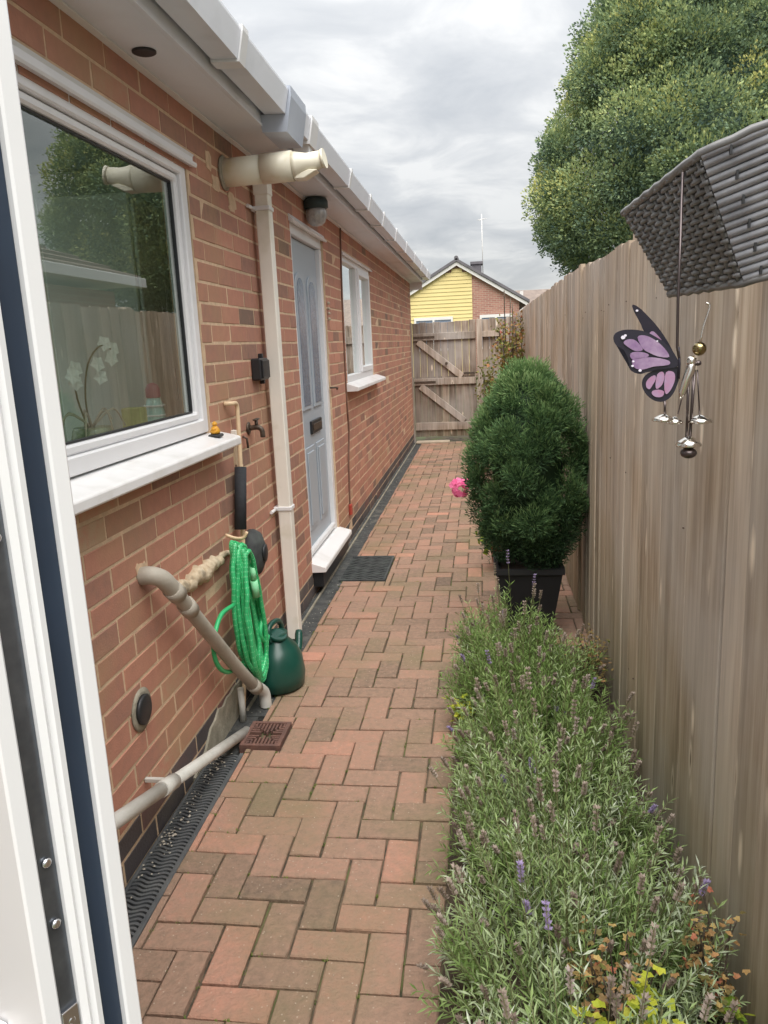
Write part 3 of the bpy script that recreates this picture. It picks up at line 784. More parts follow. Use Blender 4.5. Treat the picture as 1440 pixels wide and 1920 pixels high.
# ------------------------------------------------------------------ things on the house wall
# boiler flue
FL = thing('boiler_flue', 'fat yellowed plastic boiler flue sticking out of the wall under the soffit', 'flue', (0, 3.17, 2.11))
tube('flue_pipe', [(.001, 3.17, 2.108), (.16, 3.17, 2.112)], .053, M['flue'], FL, n=28)
tube('collar', [(.161, 3.17, 2.112), (.285, 3.17, 2.115)], .056, M['flue'], FL, n=28)
tube('terminal', [(.2855, 3.17, 2.115), (.30, 3.17, 2.116), (.345, 3.17, 2.122), (.405, 3.165, 2.132)], [.052, .050, .036, .031], M['flue'], FL, n=24)
tube('terminal_rim', [(.400, 3.165, 2.131), (.412, 3.164, 2.133)], [.034, .037], M['flue'], FL, n=24)
bm = bmesh.new(); add_prism(bm, [(.29, 2.062), (.33, 2.062), (.385, 2.090), (.35, 2.094), (.30, 2.075)], 3.14, 3.20); bm_obj('drip_lip', bm, M['flue'], FL, bevel=.003)
lathe('wall_plate', [(.062, 0), (.066, .006), (.056, .012)], (.001, 3.17, 2.108), M['render_patch'], FL, n=24, axis='x')

# downpipe with swan neck, square section
DP = thing('downpipe', 'square cream downpipe on the brick wall between kitchen window and door', 'downpipe', (.05, 3.55, 0))
def sq_tube(name, pts, h, m, parent):
    bm = bmesh.new(); rings = []
    pts = [Vector(p) for p in pts]
    for i, p in enumerate(pts):
        a = pts[max(0, i - 1)]; b = pts[min(len(pts) - 1, i + 1)]; T = (b - a).normalized()
        Y = Vector((0, 1, 0)); Y = (Y - T * Y.dot(T)).normalized(); X = Y.cross(T)
        rings.append([bm.verts.new(p + X * sx * h + Y * sy * h) for sx, sy in ((-1, -1), (1, -1), (1, 1), (-1, 1))])
    for a, b in zip(rings, rings[1:]):
        for k in range(4): bm.faces.new((a[k], a[(k + 1) % 4], b[(k + 1) % 4], b[k]))
    bm.faces.new(rings[0][::-1]); bm.faces.new(rings[-1])
    return bm_obj(name, bm, m, parent, bevel=.004)
sq_tube('pipe', [(.052, 3.555, 2.13), (.052, 3.555, .012)], .031, M['pipe_cream'], DP)
sq_tube('pipe_socket', [(.052, 3.555, 2.155), (.052, 3.555, 2.085)], .035, M['pipe_cream'], DP)
sq_tube('swan_neck', [(.052, 3.555, 2.11), (.056, 3.555, 2.165), (.235, 3.555, 2.225), (.245, 3.555, 2.30)], .030, M['upvc'], DP)
sq_tube('outlet_socket', [(.245, 3.555, 2.235), (.245, 3.555, 2.292)], .037, M['upvc'], DP)
bm = bmesh.new(); add_prism(bm, [(.195, 2.31), (.203, 2.272), (.290, 2.268), (.308, 2.36), (.308, 2.379), (.288, 2.379), (.288, 2.371), (.3008, 2.3705), (.3008, 2.3615), (.2838, 2.2832), (.2, 2.287)], 3.49, 3.62)
bm_obj('gutter_union', bm, M['upvc'], DP)
for z in (2.03, .675):
    cl = box('clip', .001, .088, 3.518, 3.592, z - .010, z + .010, M['upvc'], DP, bevel=.003)
    tube('clip_lug', [(.012, 3.44, z), (.012, 3.52, z)], .008, M['upvc'], DP, n=8)

# bulkhead light on the wall under the soffit
LT = thing('outside_light', 'dark green outside light with ribbed glass lens above the front door', 'light', (.06, 4.66, 2.2))
lathe('lamp_body', [(.020, 0), (.062, -.004), (.070, -.02), (.070, -.055), (.060, -.06)], (.066, 4.66, 2.261), M['lamp_body'], LT, n=24)
lathe('lens', [(.056, 0), (.060, -.015), (.058, -.045), (.048, -.075), (.028, -.09), (.004, -.094)], (.066, 4.66, 2.20), M['lens'], LT, n=24)
for k in range(12):
    a = k * math.pi / 6
    tube('lens_rib', [(.066 + math.cos(a) * .0595, 4.66 + math.sin(a) * .0595, 2.19), (.066 + math.cos(a) * .0585, 4.66 + math.sin(a) * .0585, 2.155), (.066 + math.cos(a) * .047, 4.66 + math.sin(a) * .047, 2.124)], .002, M['lens'], LT, n=5)

KB = thing('key_safe', 'small black key box on the brick wall behind the downpipe', 'key box', (.02, 3.40, 1.30))
box('case', .001, .045, 3.335, 3.465, 1.290, 1.385, M['black'], KB, bevel=.006)
box('cover', .0455, .053, 3.345, 3.455, 1.298, 1.377, M['black'], KB, bevel=.003)
box('hinge', .001, .022, 3.455, 3.475, 1.27, 1.405, M['black'], KB, bevel=.003)

TP = thing('outside_tap', 'tarnished outside tap on the brick wall beside the downpipe', 'tap', (.0, 3.22, 1.09))
lathe('wall_plate', [(.026, 0), (.028, .005), (.018, .009)], (.001, 3.22, 1.095), M['rust'], TP, n=16, axis='x')
tube('spout', smooth_path([(.009, 3.22, 1.095), (.045, 3.22, 1.098), (.062, 3.22, 1.085), (.064, 3.22, 1.055)], 4), .011, M['rust'], TP, n=10)
tube('stem', [(.040, 3.22, 1.10), (.040, 3.22, 1.128)], .008, M['rust'], TP, n=8)
box('tap_handle', .032, .048, 3.190, 3.250, 1.128, 1.136, M['rust'], TP, bevel=.003)
tube('hose_clip', [(.004, 3.13, 1.07), (.018, 3.14, 1.06), (.02, 3.14, 1.02)], .005, M['rust'], TP, n=6)

GP = thing('gas_pipe', 'thin cream painted pipe with hooked top and black foam sleeve on the wall', 'pipe', (.03, 2.97, 0))
tube('pipe', smooth_path([(.002, 2.935, 1.222), (.022, 2.938, 1.222), (.030, 2.955, 1.221), (.030, 2.99, 1.219), (.030, 3.005, 1.205), (.030, 3.005, 1.16), (.030, 2.985, .95), (.030, 2.94, .70), (.030, 2.90, .4), (.030, 2.80, .12), (.030, 2.75, -.004)], 4), .0085, M['gas_pipe'], GP, n=10)
tube('insulation', [(.034, 2.972, .965), (.034, 2.905, .725)], .024, M['foam_black'], GP, n=14)
for z, y in ((1.10, 3.0), (.60, 2.925)):
    box('clip', .001, .024, y - .016, y + .016, z - .012, z + .012, M['pipe_cream'], GP)
tube('second_pipe', [(.012, 3.055, .965), (.012, 3.045, .90), (.012, 3.02, .74)], .007, M['gas_pipe'], GP, n=8)

VC = thing('vent_cowl', 'black domed vent cowl on the wall behind the green hose', 'vent', (0, 3.10, .57))
lathe('cowl', [(.088, 0), (.090, .02), (.078, .045), (.045, .062), (.006, .067)], (.001, 3.10, .575), M['rubber'], VC, n=22, axis='x', sy=1.15)
lathe('cowl_cap', [(.034, 0), (.036, .005), (.020, .010), (.003, .011)], (.0665, 3.10, .575), M['black'], VC, n=16, axis='x', sy=1.1)

RV = thing('wall_vent', 'round black vent cover low on the brick wall', 'vent', (0, 1.968, .417))
lathe('surround', [(.062, 0), (.064, .003), (.048, .005)], (.001, 1.968, .417), M['render_patch'], RV, n=28, axis='x')
lathe('cap', [(.044, 0), (.045, .008), (.036, .012), (.004, .013)], (.0062, 1.968, .417), M['black'], RV, n=28, axis='x')

# expanding foam strip along the bed joint behind the hose
bm = bmesh.new()
pts, rs = [], []
for k in range(30):
    u = k / 29
    pts.append((.006 + .004 * math.sin(k * 1.7), 2.27 + .62 * u, .668 + .006 * math.sin(k * .9) - .012 * u)); rs.append((.010 + .020 * math.sin(math.pi * min(1, u * 1.15 + .08))) * (1 + .30 * math.sin(k * 2.3)))
add_tube(bm, pts, rs, 9)
o = bm_obj('foam_strip', bm, M['foam_strip'], smooth=True); tag(o, 'lumpy cream foam filler running along the brick wall behind the hose', 'filler')

# diagonal waste pipe and low overflow pipe
WP = thing('waste_pipe', 'fat grey waste pipe slanting down the brick wall to the gully', 'pipe', (.05, 2.4, .4))
tube('elbow', smooth_path([(.001, 2.065, .790), (.030, 2.066, .792), (.056, 2.085, .775), (.066, 2.13, .725)], 5), .027, M['waste'], WP, n=16)
tube('elbow_collar', [(.065, 2.120, .735), (.069, 2.155, .702)], .0300, M['waste'], WP, n=16)
tube('pipe', smooth_path([(.066, 2.12, .735), (.072, 2.22, .635), (.076, 2.42, .44), (.080, 2.60, .265), (.086, 2.76, .12)], 6), .0235, M['waste'], WP, n=16)
tube('coupling', [(.070, 2.20, .658), (.072, 2.235, .622)], .0285, M['waste'], WP, n=16)
tube('coupling', [(.084, 2.735, .142), (.087, 2.775, .105)], .0280, M['waste'], WP, n=16)
tube('outlet_bend', smooth_path([(.087, 2.765, .115), (.092, 2.81, .085), (.098, 2.835, .055), (.100, 2.838, .012), (.100, 2.838, -.004)], 4), .0235, M['overflow'], WP, n=16)

LP = thing('overflow_pipe', 'long pale waste pipe running low along the wall to the gully', 'pipe', (.07, 2.1, .15))
pa, pb = Vector((.075, 1.30, .385)), Vector((.082, 2.625, -.002))
tube('pipe', [pa, pa.lerp(pb, .45)], .0205, M['overflow'], LP, n=16)
tube('pipe', [pa.lerp(pb, .44), pb], .0190, M['overflow'], LP, n=16)
tube('socket', [pa.lerp(pb, .435), pa.lerp(pb, .50)], .0235, M['overflow'], LP, n=16)
box('pipe_clip', .001, .060, 1.935, 1.947, .200, .214, M['overflow'], LP)
tube('stub_pipe', [(.040, 2.72, .13), (.040, 2.72, -.01)], .0125, M['overflow'], LP, n=12)

# cable beside the front door
CB = thing('cable', 'thin brown cable running down the brick wall right of the door', 'cable', (0, 5.65, 1))
tube('cable_run', smooth_path([(.006, 5.80, 2.25), (.006, 5.73, 1.8), (.006, 5.69, 1.3), (.006, 5.685, 1.0), (.008, 5.70, .80), (.007, 5.62, .60), (.007, 5.59, .40), (.007, 5.565, .22)], 4), .0065, M['cable'], CB, n=6)
box('junction', .001, .022, 5.54, 5.59, .19, .27, M['red_tag'], CB, bevel=.004)

# green hose hung in a long coil
HO = thing('garden_hose', 'bright green garden hose hung in a long coil on the wall pipe', 'hose', (.08, 2.75, .4))
def coil(cy, cz_top, cz_bot, w, x, lean, ph=0.0):
    P_ = []
    for k in range(22):
        a = 2 * math.pi * k / 22
        zz = (cz_top + cz_bot) / 2 + (cz_top - cz_bot) / 2 * math.cos(a)
        u = (cz_top - zz) / (cz_top - cz_bot)
        ww = w * (.45 + .55 * u)
        P_.append((x + .012 * math.sin(a + ph) + random.gauss(0, .0025), cy + random.gauss(0, .004) - .02 + lean * u + ww * 1.18 * math.sin(a), zz))
    return smooth_path(P_ + [P_[0]], 3)
runs = []
for k in range(11):
    runs.append(coil(2.755 + .012 * math.sin(k * 2.1), .715 - .012 * (k % 4), .105 + .020 * ((k * 5) % 7), .072 + .014 * ((k * 3) % 5), .060 + .013 * (k % 4), .100 + .012 * math.sin(k), k))
for rn in runs:
    tube('hose_loop', rn, .0094, M['hose'], HO, n=8, cap=True)
tube('hose_loop', smooth_path([(.07, 2.64, .50), (.06, 2.52, .50), (.055, 2.44, .42), (.055, 2.47, .33), (.06, 2.56, .27), (.07, 2.66, .26)], 6), .0085, M['hose'], HO, n=8)
tube('hose_loop', smooth_path([(.09, 2.85, .46), (.095, 2.90, .38), (.095, 2.86, .30), (.095, 2.92, .24), (.09, 2.98, .25)], 6), .0085, M['hose'], HO, n=8)
tube('connector', [(.105, 2.80, .545), (.105, 2.815, .475)], .0145, M['hose_fleck'], HO, n=12)
tube('connector', [(.105, 2.795, .600), (.105, 2.80, .55)], .0115, M['hose_fleck'], HO, n=12)
tube('hanging_hook', smooth_path([(.015, 2.78, .735), (.05, 2.78, .722), (.085, 2.78, .722), (.10, 2.78, .745)], 3), .006, M['gas_pipe'], HO, n=6)
# paler ribs winding round the hose, small and many
VV, FF = [], []
for rn in runs:
    for k in range(2, len(rn) - 1):
        p, q = rn[k], rn[k - 1]; mid = (p + q) / 2; T = (p - q).normalized(); o_ = Vector((1, -.4, .2)); o_ = (o_ - T * o_.dot(T)).normalized(); s_ = T.cross(o_)
        for ang in (-1.5, -.8, 0, .8):
            d_ = o_ * math.cos(ang) + s_ * math.sin(ang); c_ = mid + d_ * .0091; w_ = T.cross(d_)
            b = len(VV); VV += [c_ - T * .004, c_ + w_ * .0016, c_ + T * .004, c_ - w_ * .0016]; FF.append((b, b + 1, b + 2, b + 3))
o = np_obj('hose_stitching', [tuple(v) for v in VV], np.array(FF), M['hose_fleck'], HO); o['kind'] = 'stuff'

# watering can behind the hose
WC = thing('watering_can', 'dark green plastic watering can standing behind the hose', 'watering can', (.115, 3.02, 0))
bm = bmesh.new(); add_lathe(bm, [(.085, .002), (.106, .010), (.112, .06), (.104, .13), (.082, .18), (.052, .21), (.044, .235), (.047, .242)], (.11, 3.03, 0), 26, 'z', 1.12)
o = bm_obj('can_body', bm, M['can'], WC)
for p in o.data.polygons: p.use_smooth = len(p.vertices) == 4
tube('can_handle', smooth_path([(.10, 2.98, .215), (.09, 2.99, .27), (.10, 3.04, .285), (.11, 3.10, .26), (.115, 3.13, .17)], 5), .012, M['can'], WC, n=10)
tube('filler_rim', [(.118, 3.005, .228), (.124, 3.002, .246)], [.036, .040], M['can'], WC, n=18)
tube('can_spout', smooth_path([(.14, 3.12, .06), (.16, 3.18, .10), (.155, 3.24, .17)], 4), [.024] * 4 + [.018] * 4 + [.015], M['can'], WC, n=12)

# gully grate, channel drain
GR = thing('gully_grate', 'square rusty brown iron gully grate beside the pale pipe end', 'drain cover', (.165, 2.59, 0))
gx0, gx1, gy0, gy1 = .094, .246, 2.495, 2.680
bm = bmesh.new()
for a, b_, c, d in ((gx0, gx1, gy0, gy0 + .014), (gx0, gx1, gy1 - .014, gy1), (gx0, gx0 + .014, gy0 + .014, gy1 - .014), (gx1 - .014, gx1, gy0 + .014, gy1 - .014)):
    add_box(bm, a, b_, c, d, -.02, .012)
bm_obj('grate_frame', bm, M['iron'], GR)
box('grate_bottom', gx0 + .003, gx1 - .003, gy0 + .003, gy1 - .003, -.03, -.021, M['drain_void'], GR, bevel=0)
cxg, cyg = (gx0 + gx1) / 2, (gy0 + gy1) / 2
for k in range(-5, 6):
    if k == 0: continue
    ln = .071
    for s in (-1, 1):
        yy = cyg + k * .0145
        inner = .014 + abs(k) * .0085
        if inner < ln - .006:
            box('grate_bar', *( (cxg + inner, cxg + ln - .008) if s > 0 else (cxg - ln + .008, cxg - inner)), yy - .0038, yy + .0038, -.006, .010, M['iron'], GR, bevel=.001)
for k in range(-4, 5):
    xx = cxg + k * .0135; inner = .012 + abs(k) * .012
    for s in (-1, 1):
        if inner < .070: box('grate_bar', xx - .0035, xx + .0035, *((cyg + inner, cyg + .080) if s > 0 else (cyg - .080, cyg - inner)), -.006, .0095, M['iron'], GR, bevel=.001)

CH = thing('channel_drain', 'grey black channel drain with wavy slots along the wall foot', 'drain', (.07, 1.8, 0))
bm = bmesh.new(); add_box(bm, .012, .121, .9, 2.455, -.05, -.035); bm_obj('channel_bottom', bm, M['drain_void'], CH)
box('channel_edge', .008, .019, .9, 2.455, -.05, .004, M['drain'], CH, bevel=.002); box('channel_edge', .109, .1235, .9, 2.455, -.05, .004, M['drain'], CH, bevel=.002)
for k in range(86):
    y = 1.06 + k * .0162
    if y > 2.44: break
    V = []; n_ = 13
    for i in range(n_):
        x = .0195 + (.1085 - .0195) * i / (n_ - 1); yy = y + .0052 * math.sin(i / (n_ - 1) * 2 * math.pi * 1.5)
        V += [(x, yy - .0043, .001), (x, yy + .0043, .001), (x, yy - .0043, -.012), (x, yy + .0043, -.012)]
    F = []
    for i in range(n_ - 1):
        a = i * 4; c = a + 4
        F += [(a, c, c + 1, a + 1), (a + 2, a, a + 1, a + 3)[:0] or (a, a + 2, c + 2, c), (a + 1, c + 1, c + 3, a + 3)]
    np_obj('wavy_slat', V, np.array(F), M['drain'], CH)
# grit fallen on the drain
VV, FF = [], []
def stone(x, y, z, s):
    b = len(VV); r = [random.uniform(.6, 1.3) * s for _ in range(6)]
    VV.extend([(x + r[0], y, z), (x - r[1], y, z), (x, y + r[2], z), (x, y - r[3], z), (x, y, z + r[4] * .7), (x, y, z - s * .3)])
    for f in ((0, 2, 4), (2, 1, 4), (1, 3, 4), (3, 0, 4), (2, 0, 5), (1, 2, 5), (3, 1, 5), (0, 3, 5)): FF.append(tuple(b + i for i in f))
for k in range(150):
    y = random.choice([random.gauss(1.98, .14), random.gauss(2.35, .1), random.uniform(2.7, 8)])
    x = random.gauss(.045, .018) if y < 2.5 else random.uniform(.01, .12)
    stone(min(.12, max(.02, x)), y, .004 if y < 2.46 else -.004, random.uniform(.002, .0055))
for k in range(120):
    stone(random.uniform(.14, .86), random.uniform(1.0, 4.5), .002, random.uniform(.0008, .0022))
o = np_obj('loose_grit', VV, np.array(FF), M['pebble']); tag(o, 'pale grit and crumbs scattered on the drain and path', 'grit', kind='stuff')

# black slotted rubber mat at the front door
MT = thing('door_mat', 'black slotted rubber mat set in the path by the front door', 'mat', (.24, 4.8, 0))
box('mat_base', .10, .383, 4.53, 5.06, -.012, -.002, M['drain_void'], MT, bevel=0)
for k in range(15):
    y = 4.542 + k * .0365
    V = []; n_ = 25
    for i in range(n_):
        x = .103 + .277 * i / (n_ - 1); yy = y + .008 * math.sin(i * 1.05)
        V += [(x, yy - .010, .006), (x, yy + .010, .006), (x, yy - .010, -.002), (x, yy + .010, -.002)]
    F = []
    for i in range(n_ - 1):
        a = i * 4; c = a + 4; F += [(a, c, c + 1, a + 1), (a, a + 2, c + 2, c), (a + 1, c + 1, c + 3, a + 3)]
    np_obj('mat_rib', V, np.array(F), M['rubber'], MT)
frame = bmesh.new(); add_box(frame, .098, .385, 4.520, 4.532, -.01, .007); add_box(frame, .098, .385, 5.058, 5.070, -.01, .007); add_box(frame, .374, .386, 4.533, 5.057, -.01, .0075)
bm_obj('mat_border', frame, M['rubber'], MT)

# ------------------------------------------------------------------ things in and on the kitchen window
TY = thing('toy_figure', 'tiny orange toy figure standing on the white window sill', 'ornament', (.035, 2.70, 1.118))
box('toy_base', .015, .060, 2.685, 2.735, 1.1185, 1.130, M['black'], TY, bevel=.004)
lathe('toy_body', [(.016, 0), (.020, .008), (.012, .024), (.004, .030)], (.036, 2.71, 1.131), M['orange_toy'], TY, n=10)
box('toy_arm', .028, .044, 2.690, 2.730, 1.146, 1.152, M['orange_toy'], TY, bevel=.002)
lathe('toy_head', [(.003, 0), (.010, .006), (.010, .012), (.003, .018)], (.036, 2.71, 1.157), M['orange_toy'], TY, n=10)

BT = thing('bottle', 'blue green bottle with dark red cap inside the kitchen window', 'bottle', (-.2, 2.755, 1.125))
lathe('bottle_body', [(.036, .001), (.040, .01), (.039, .05), (.036, .09), (.029, .125), (.022, .14)], (-.2, 2.745, 1.126), M['bottle'], BT, n=18)
lathe('cap', [(.024, 0), (.027, .004), (.026, .032), (.018, .048), (.006, .054)], (-.2, 2.745, 1.267), M['red'], BT, n=16)
for z in (1.165, 1.20, 1.235): lathe('bottle_band', [(.0398, 0), (.0412, .003), (.0398, .006)], (-.2, 2.745, z), M['upvc'], BT, n=18)
TN = box('tin_box', -.235, -.165, 2.545, 2.60, 1.1265, 1.245, M['yellow_box'], bevel=.003); tag(TN, 'small yellow box standing beside the bottle inside the window', 'box')
VA = thing('orchid', 'white orchid in a squat patterned vase inside the kitchen window', 'orchid', (-.2, 2.24, 1.126))
lathe('vase', [(.035, .001), (.062, .012), (.068, .04), (.060, .075), (.055, .085)], (-.2, 2.27, 1.126), M['vase'], VA, n=20)
for pts in (([(-.2, 2.26, 1.2), (-.2, 2.25, 1.30), (-.19, 2.27, 1.40), (-.18, 2.34, 1.455), (-.17, 2.39, 1.445)]), ([(-.2, 2.25, 1.2), (-.21, 2.22, 1.30), (-.2, 2.20, 1.38), (-.19, 2.19, 1.40)])):
    tube('flower_stem', smooth_path(pts, 4), .003, M['lav_stem'], VA, n=5)
def petal_flower(name, c, r, m, parent, n=5, d=(.8, -.5, .1)):
    bm = bmesh.new(); d = Vector(d).normalized(); u = d.cross(Vector((0, 0, 1))).normalized(); v = d.cross(u)
    for k in range(n):
        a = k * 2 * math.pi / n + random.random() * .3; e_ = u * math.cos(a) + v * math.sin(a); f_ = -u * math.sin(a) + v * math.cos(a)
        C_ = Vector(c); vs = [bm.verts.new(C_ + p) for p in (d * .002, e_ * r * .5 + f_ * r * .50 + d * r * .18, e_ * r + d * r * .05, e_ * r * .5 - f_ * r * .50 + d * r * .18)]
        bm.faces.new(vs)
    return bm_obj(name, bm, m, parent, tint=random.random())
for c in ((-.17, 2.40, 1.445), (-.175, 2.36, 1.462), (-.18, 2.31, 1.40), (-.185, 2.33, 1.36), (-.19, 2.19, 1.39), (-.2, 2.20, 1.35), (-.19, 2.17, 1.37), (-.17, 2.385, 1.415)):
    petal_flower('flower', c, .026, M['white_petal'], VA)
for k in range(7):
    a = k * .9; p0 = Vector((-.2, 2.27, 1.21)); p1 = p0 + Vector((.05 * math.cos(a), .11 * math.sin(a), .05)); p2 = p0 + Vector((.07 * math.cos(a), .17 * math.sin(a), -.03 + .02 * (k % 3)))
    tube('root', smooth_path([p0, p1, p2], 4), .003, M['stone'], VA, n=5)

# ------------------------------------------------------------------ the open door beside the camera
BD = thing('open_back_door', 'white door standing open beside the camera with handle and lock strip', 'door', (.02, .80, 0))
uo = Vector((-.9, .44, 0)).normalized(); vo_ = Vector((-.44, -.9, 0)).normalized(); P0 = Vector((.744, .45, 0))
def dloc(u, v, z): return P0 + uo * u + vo_ * v + Vector((0, 0, z))
def dprism(name, poly, z0, z1, m, bev=.0):
    bm = bmesh.new(); A = [bm.verts.new(dloc(u, v, z0)) for u, v in poly]; B = [bm.verts.new(dloc(u, v, z1)) for u, v in poly]
    bm.faces.new(A); bm.faces.new(B[::-1])
    for i in range(len(poly)):
        j = (i + 1) % len(poly); bm.faces.new((A[i], A[j], B[j], B[i]))
    return bm_obj(name, bm, m, BD, bevel=bev)
Z0, Z1 = .10, 2.10
dprism('door_slab', [(.02, .004), (.80, .004), (.80, .069), (.02, .069)], Z0, Z1, M['upvc'])
dprism('outer_flange', [(0, 0), (.05, -.001), (.05, .0125), (0, .0125)], Z0, Z1, M['upvc'], .0015)
dprism('weather_seal', [(.006, .0128), (.03, .0128), (.03, .0295), (.006, .0295)], Z0, Z1, M['navy'])
dprism('edge_rail', [(.001, .0298), (.03, .0298), (.03, .0445), (.002, .0445), (.0, .040), (.0025, .037), (.0, .034)], Z0, Z1, M['upvc'])
dprism('lock_strip', [(.0055, .0448), (.03, .0448), (.03, .0578), (.0055, .0578)], Z0, Z1, M['darkmetal'])
dprism('inner_flange', [(.002, .058), (.05, .058), (.05, .0705), (.002, .0705)], Z0, Z1, M['upvc'], .0015)
dprism('glazing_bead', [(.095, .069), (.112, .069), (.112, .077), (.100, .077)], Z0 + .1, Z1 - .1, M['upvc'], .001)
for z in (.985, 1.06, 1.105, 1.32):
    bm = bmesh.new(); add_lathe(bm, [(.0032, 0), (.0034, .002), (.002, .003)], (0, 0, 0), 12, 'z')
    bmesh.ops.rotate(bm, verts=bm.verts, cent=(0, 0, 0), matrix=(-uo).to_track_quat('Z', 'Y').to_matrix())
    bmesh.ops.translate(bm, verts=bm.verts, vec=dloc(.0055, .0513, z)); bm_obj('screw', bm, M['chrome'], BD)
dprism('latch', [(-.004, .046), (.006, .046), (.006, .057), (-.001, .057)], .952, .972, M['chrome'], .001)
dprism('latch_plate', [(.003, .0455), (.0056, .0455), (.0056, .0575), (.003, .0575)], .93, .995, M['chrome'], .0005)
bm = bmesh.new()
for s, k in ((0, 0),):
    pl = [(.028 + .0, .0), ]
ring = []
for k in range(20):
    a = 2 * math.pi * k / 20; ring.append((.052 + .022 * math.copysign(abs(math.cos(a)) ** .6, math.cos(a)), .86 + .115 * math.copysign(abs(math.sin(a)) ** .35, math.sin(a))))
for off, sc in ((.0706, 1.0), (.076, 1.0), (.080, .88)):
    pass
layers = []
for off, sc in ((.0706, 1.0), (.076, 1.0), (.0795, .90)):
    layers.append([bm.verts.new(dloc(.052 + (u - .052) * sc, off, .86 + (z - .86) * (1 - (1 - sc) * .2))) for u, z in ring])
for a, b in zip(layers, layers[1:]):
    for k in range(20): bm.faces.new((a[k], a[(k + 1) % 20], b[(k + 1) % 20], b[k]))
bm.faces.new(layers[-1]); bm.faces.new(layers[0][::-1])
bm_obj('handle_plate', bm, M['upvc'], BD)
tube('lever_handle', [dloc(.052, .0795, .90), dloc(.052, .115, .90), dloc(.062, .122, .90), dloc(.165, .122, .898)], .0095, M['upvc'], BD, n=12)
for k in range(3):
    z = .45 + k * .7; tube('hinge', [dloc(.806, .035, z), dloc(.806, .035, z + .11)], .010, M['upvc'], BD, n=10)

# ------------------------------------------------------------------ fences and gate
FN = thing('side_fence', 'tall weathered close-board timber fence along the right of the path', 'fence', (1.5, 5, 0))
def ztop(y):
    pts = [(-1, 1.685), (2.4, 1.712), (3.3, 1.718), (4.1, 1.752), (6, 1.755), (12, 1.752)]
    for (a, za), (b, zb_) in zip(pts, pts[1:]):
        if a <= y <= b: return za + (zb_ - za) * (y - a) / (b - a)
    return 1.7
y = .28; idx = 0; nails = []
while y < 11.35:
    w = .138 + random.uniform(-.016, .014)
    zt = ztop(y) + random.gauss(0, .004)
    a, b_ = y, y + w - random.uniform(.0045, .0075)
    xo = 1.4835 + random.gauss(0, .0024); tw = random.gauss(0, .0014)
    V = []
    lean = random.gauss(0, .0015)
    for z in (.01, zt * .33, zt * .66, zt):
        yy = lean * (z - .8); bow = .0012 * math.sin(z * 2.1 + idx)
        V += [(xo + tw + bow + .002, a + yy, z), (xo + tw + bow, a + .003 + yy, z), (xo - tw + bow, b_ - .003 + yy, z), (xo - tw + bow + .002, b_ + yy, z), (1.4965, b_ + yy, z), (1.4965, b_ + .008 + yy, z), (1.5005, b_ + .008 + yy, z), (1.5005, a + yy, z)]
    F8 = []
    for q in (0, 8, 16):
        for k in range(8): F8.append((q + k, q + (k + 1) % 8, q + 8 + (k + 1) % 8, q + 8 + k))
    F8 += [(24, 25, 26, 27), (24, 27, 28, 31), (28, 29, 30, 31)]
    np_obj('board', V, np.array(F8), M['fence'], FN, tint=[random.random()] * 32)
    for zn in (.30, .95, 1.52):
        for ny in (a + .025, b_ - .025):
            if random.random() < .16: nails.append((xo - .0035, ny + random.gauss(0, .004), zn + random.gauss(0, .008)))
    y += w; idx += 1
VV, FF = [], []
for (nx_, ny, nz_) in nails:
    b0 = len(VV)
    for X_ in (nx_, nx_ + .004):
        for k in range(6): VV.append((X_, ny + .0022 * math.cos(k * 1.047), nz_ + .0022 * math.sin(k * 1.047)))
    FF += [(b0, b0 + 3, b0 + 4, b0 + 5), (b0, b0 + 1, b0 + 2, b0 + 3)] + [(b0 + k, b0 + (k + 1) % 6, b0 + 6 + (k + 1) % 6, b0 + 6 + k) for k in range(6)]
o = np_obj('nail_heads', VV, np.array(FF), M['rust'], FN); o['kind'] = 'stuff'
for z in (.3, .95, 1.52): box('fence_rail', 1.502, 1.56, .25, 11.4, z - .04, z + .04, M['fence'], FN, tint=.5)
for k in range(5): box('fence_post', 1.562, 1.66, .3 + k * 2.7, .4 + k * 2.7, -.05, 1.78, M['fence'], FN, tint=random.random())

GY = 11.25
GT = thing('garden_gate', 'weathered wooden boarded gate with rails and diagonal braces at the path end', 'gate', (.02, GY, .06))
n_b = 9; gx = (.025, .925)
for k in range(n_b):
    a = gx[0] + (gx[1] - gx[0]) * k / n_b; b_ = gx[0] + (gx[1] - gx[0]) * (k + 1) / n_b
    box('board', a + .002, b_ - .002, GY + .03, GY + .048 + random.random() * .002, .07 + random.random() * .01, 1.70 + random.gauss(0, .006), M['gate'], GT, tint=random.random(), bevel=.002)
for zc_, w in ((1.495, .10), (.865, .095), (.225, .11)):
    box('rail', .03, .915, GY - .002, GY + .028, zc_ - w / 2, zc_ + w / 2, M['gate_rail'], GT, tint=random.random(), bevel=.003)
def brace(p, q):
    d = Vector((q[0] - p[0], 0, q[1] - p[1])); L_ = d.length; ang = math.atan2(d.z, d.x)
    bm = bmesh.new(); add_box(bm, -L_ / 2, L_ / 2, -.0155, .0135, -.045, .045)
    bmesh.ops.rotate(bm, verts=bm.verts, cent=(0, 0, 0), matrix=Matrix.Rotation(-ang, 3, 'Y'))
    bmesh.ops.translate(bm, verts=bm.verts, vec=((p[0] + q[0]) / 2, GY + .0145, (p[1] + q[1]) / 2))
    bm_obj('brace', bm, M['gate_rail'], GT, tint=random.random(), bevel=.003)
box('hanging_post', -.06, .021, GY - .02, GY + .06, -.03, 1.70, M['gate_rail'], GT, tint=.4, bevel=.004)
brace((.10, 1.435), (.72, .925)); brace((.12, .805), (.74, .29))
box('latch', .74, .90, GY - .018, GY - .003, .955, .985, M['rust'], GT)
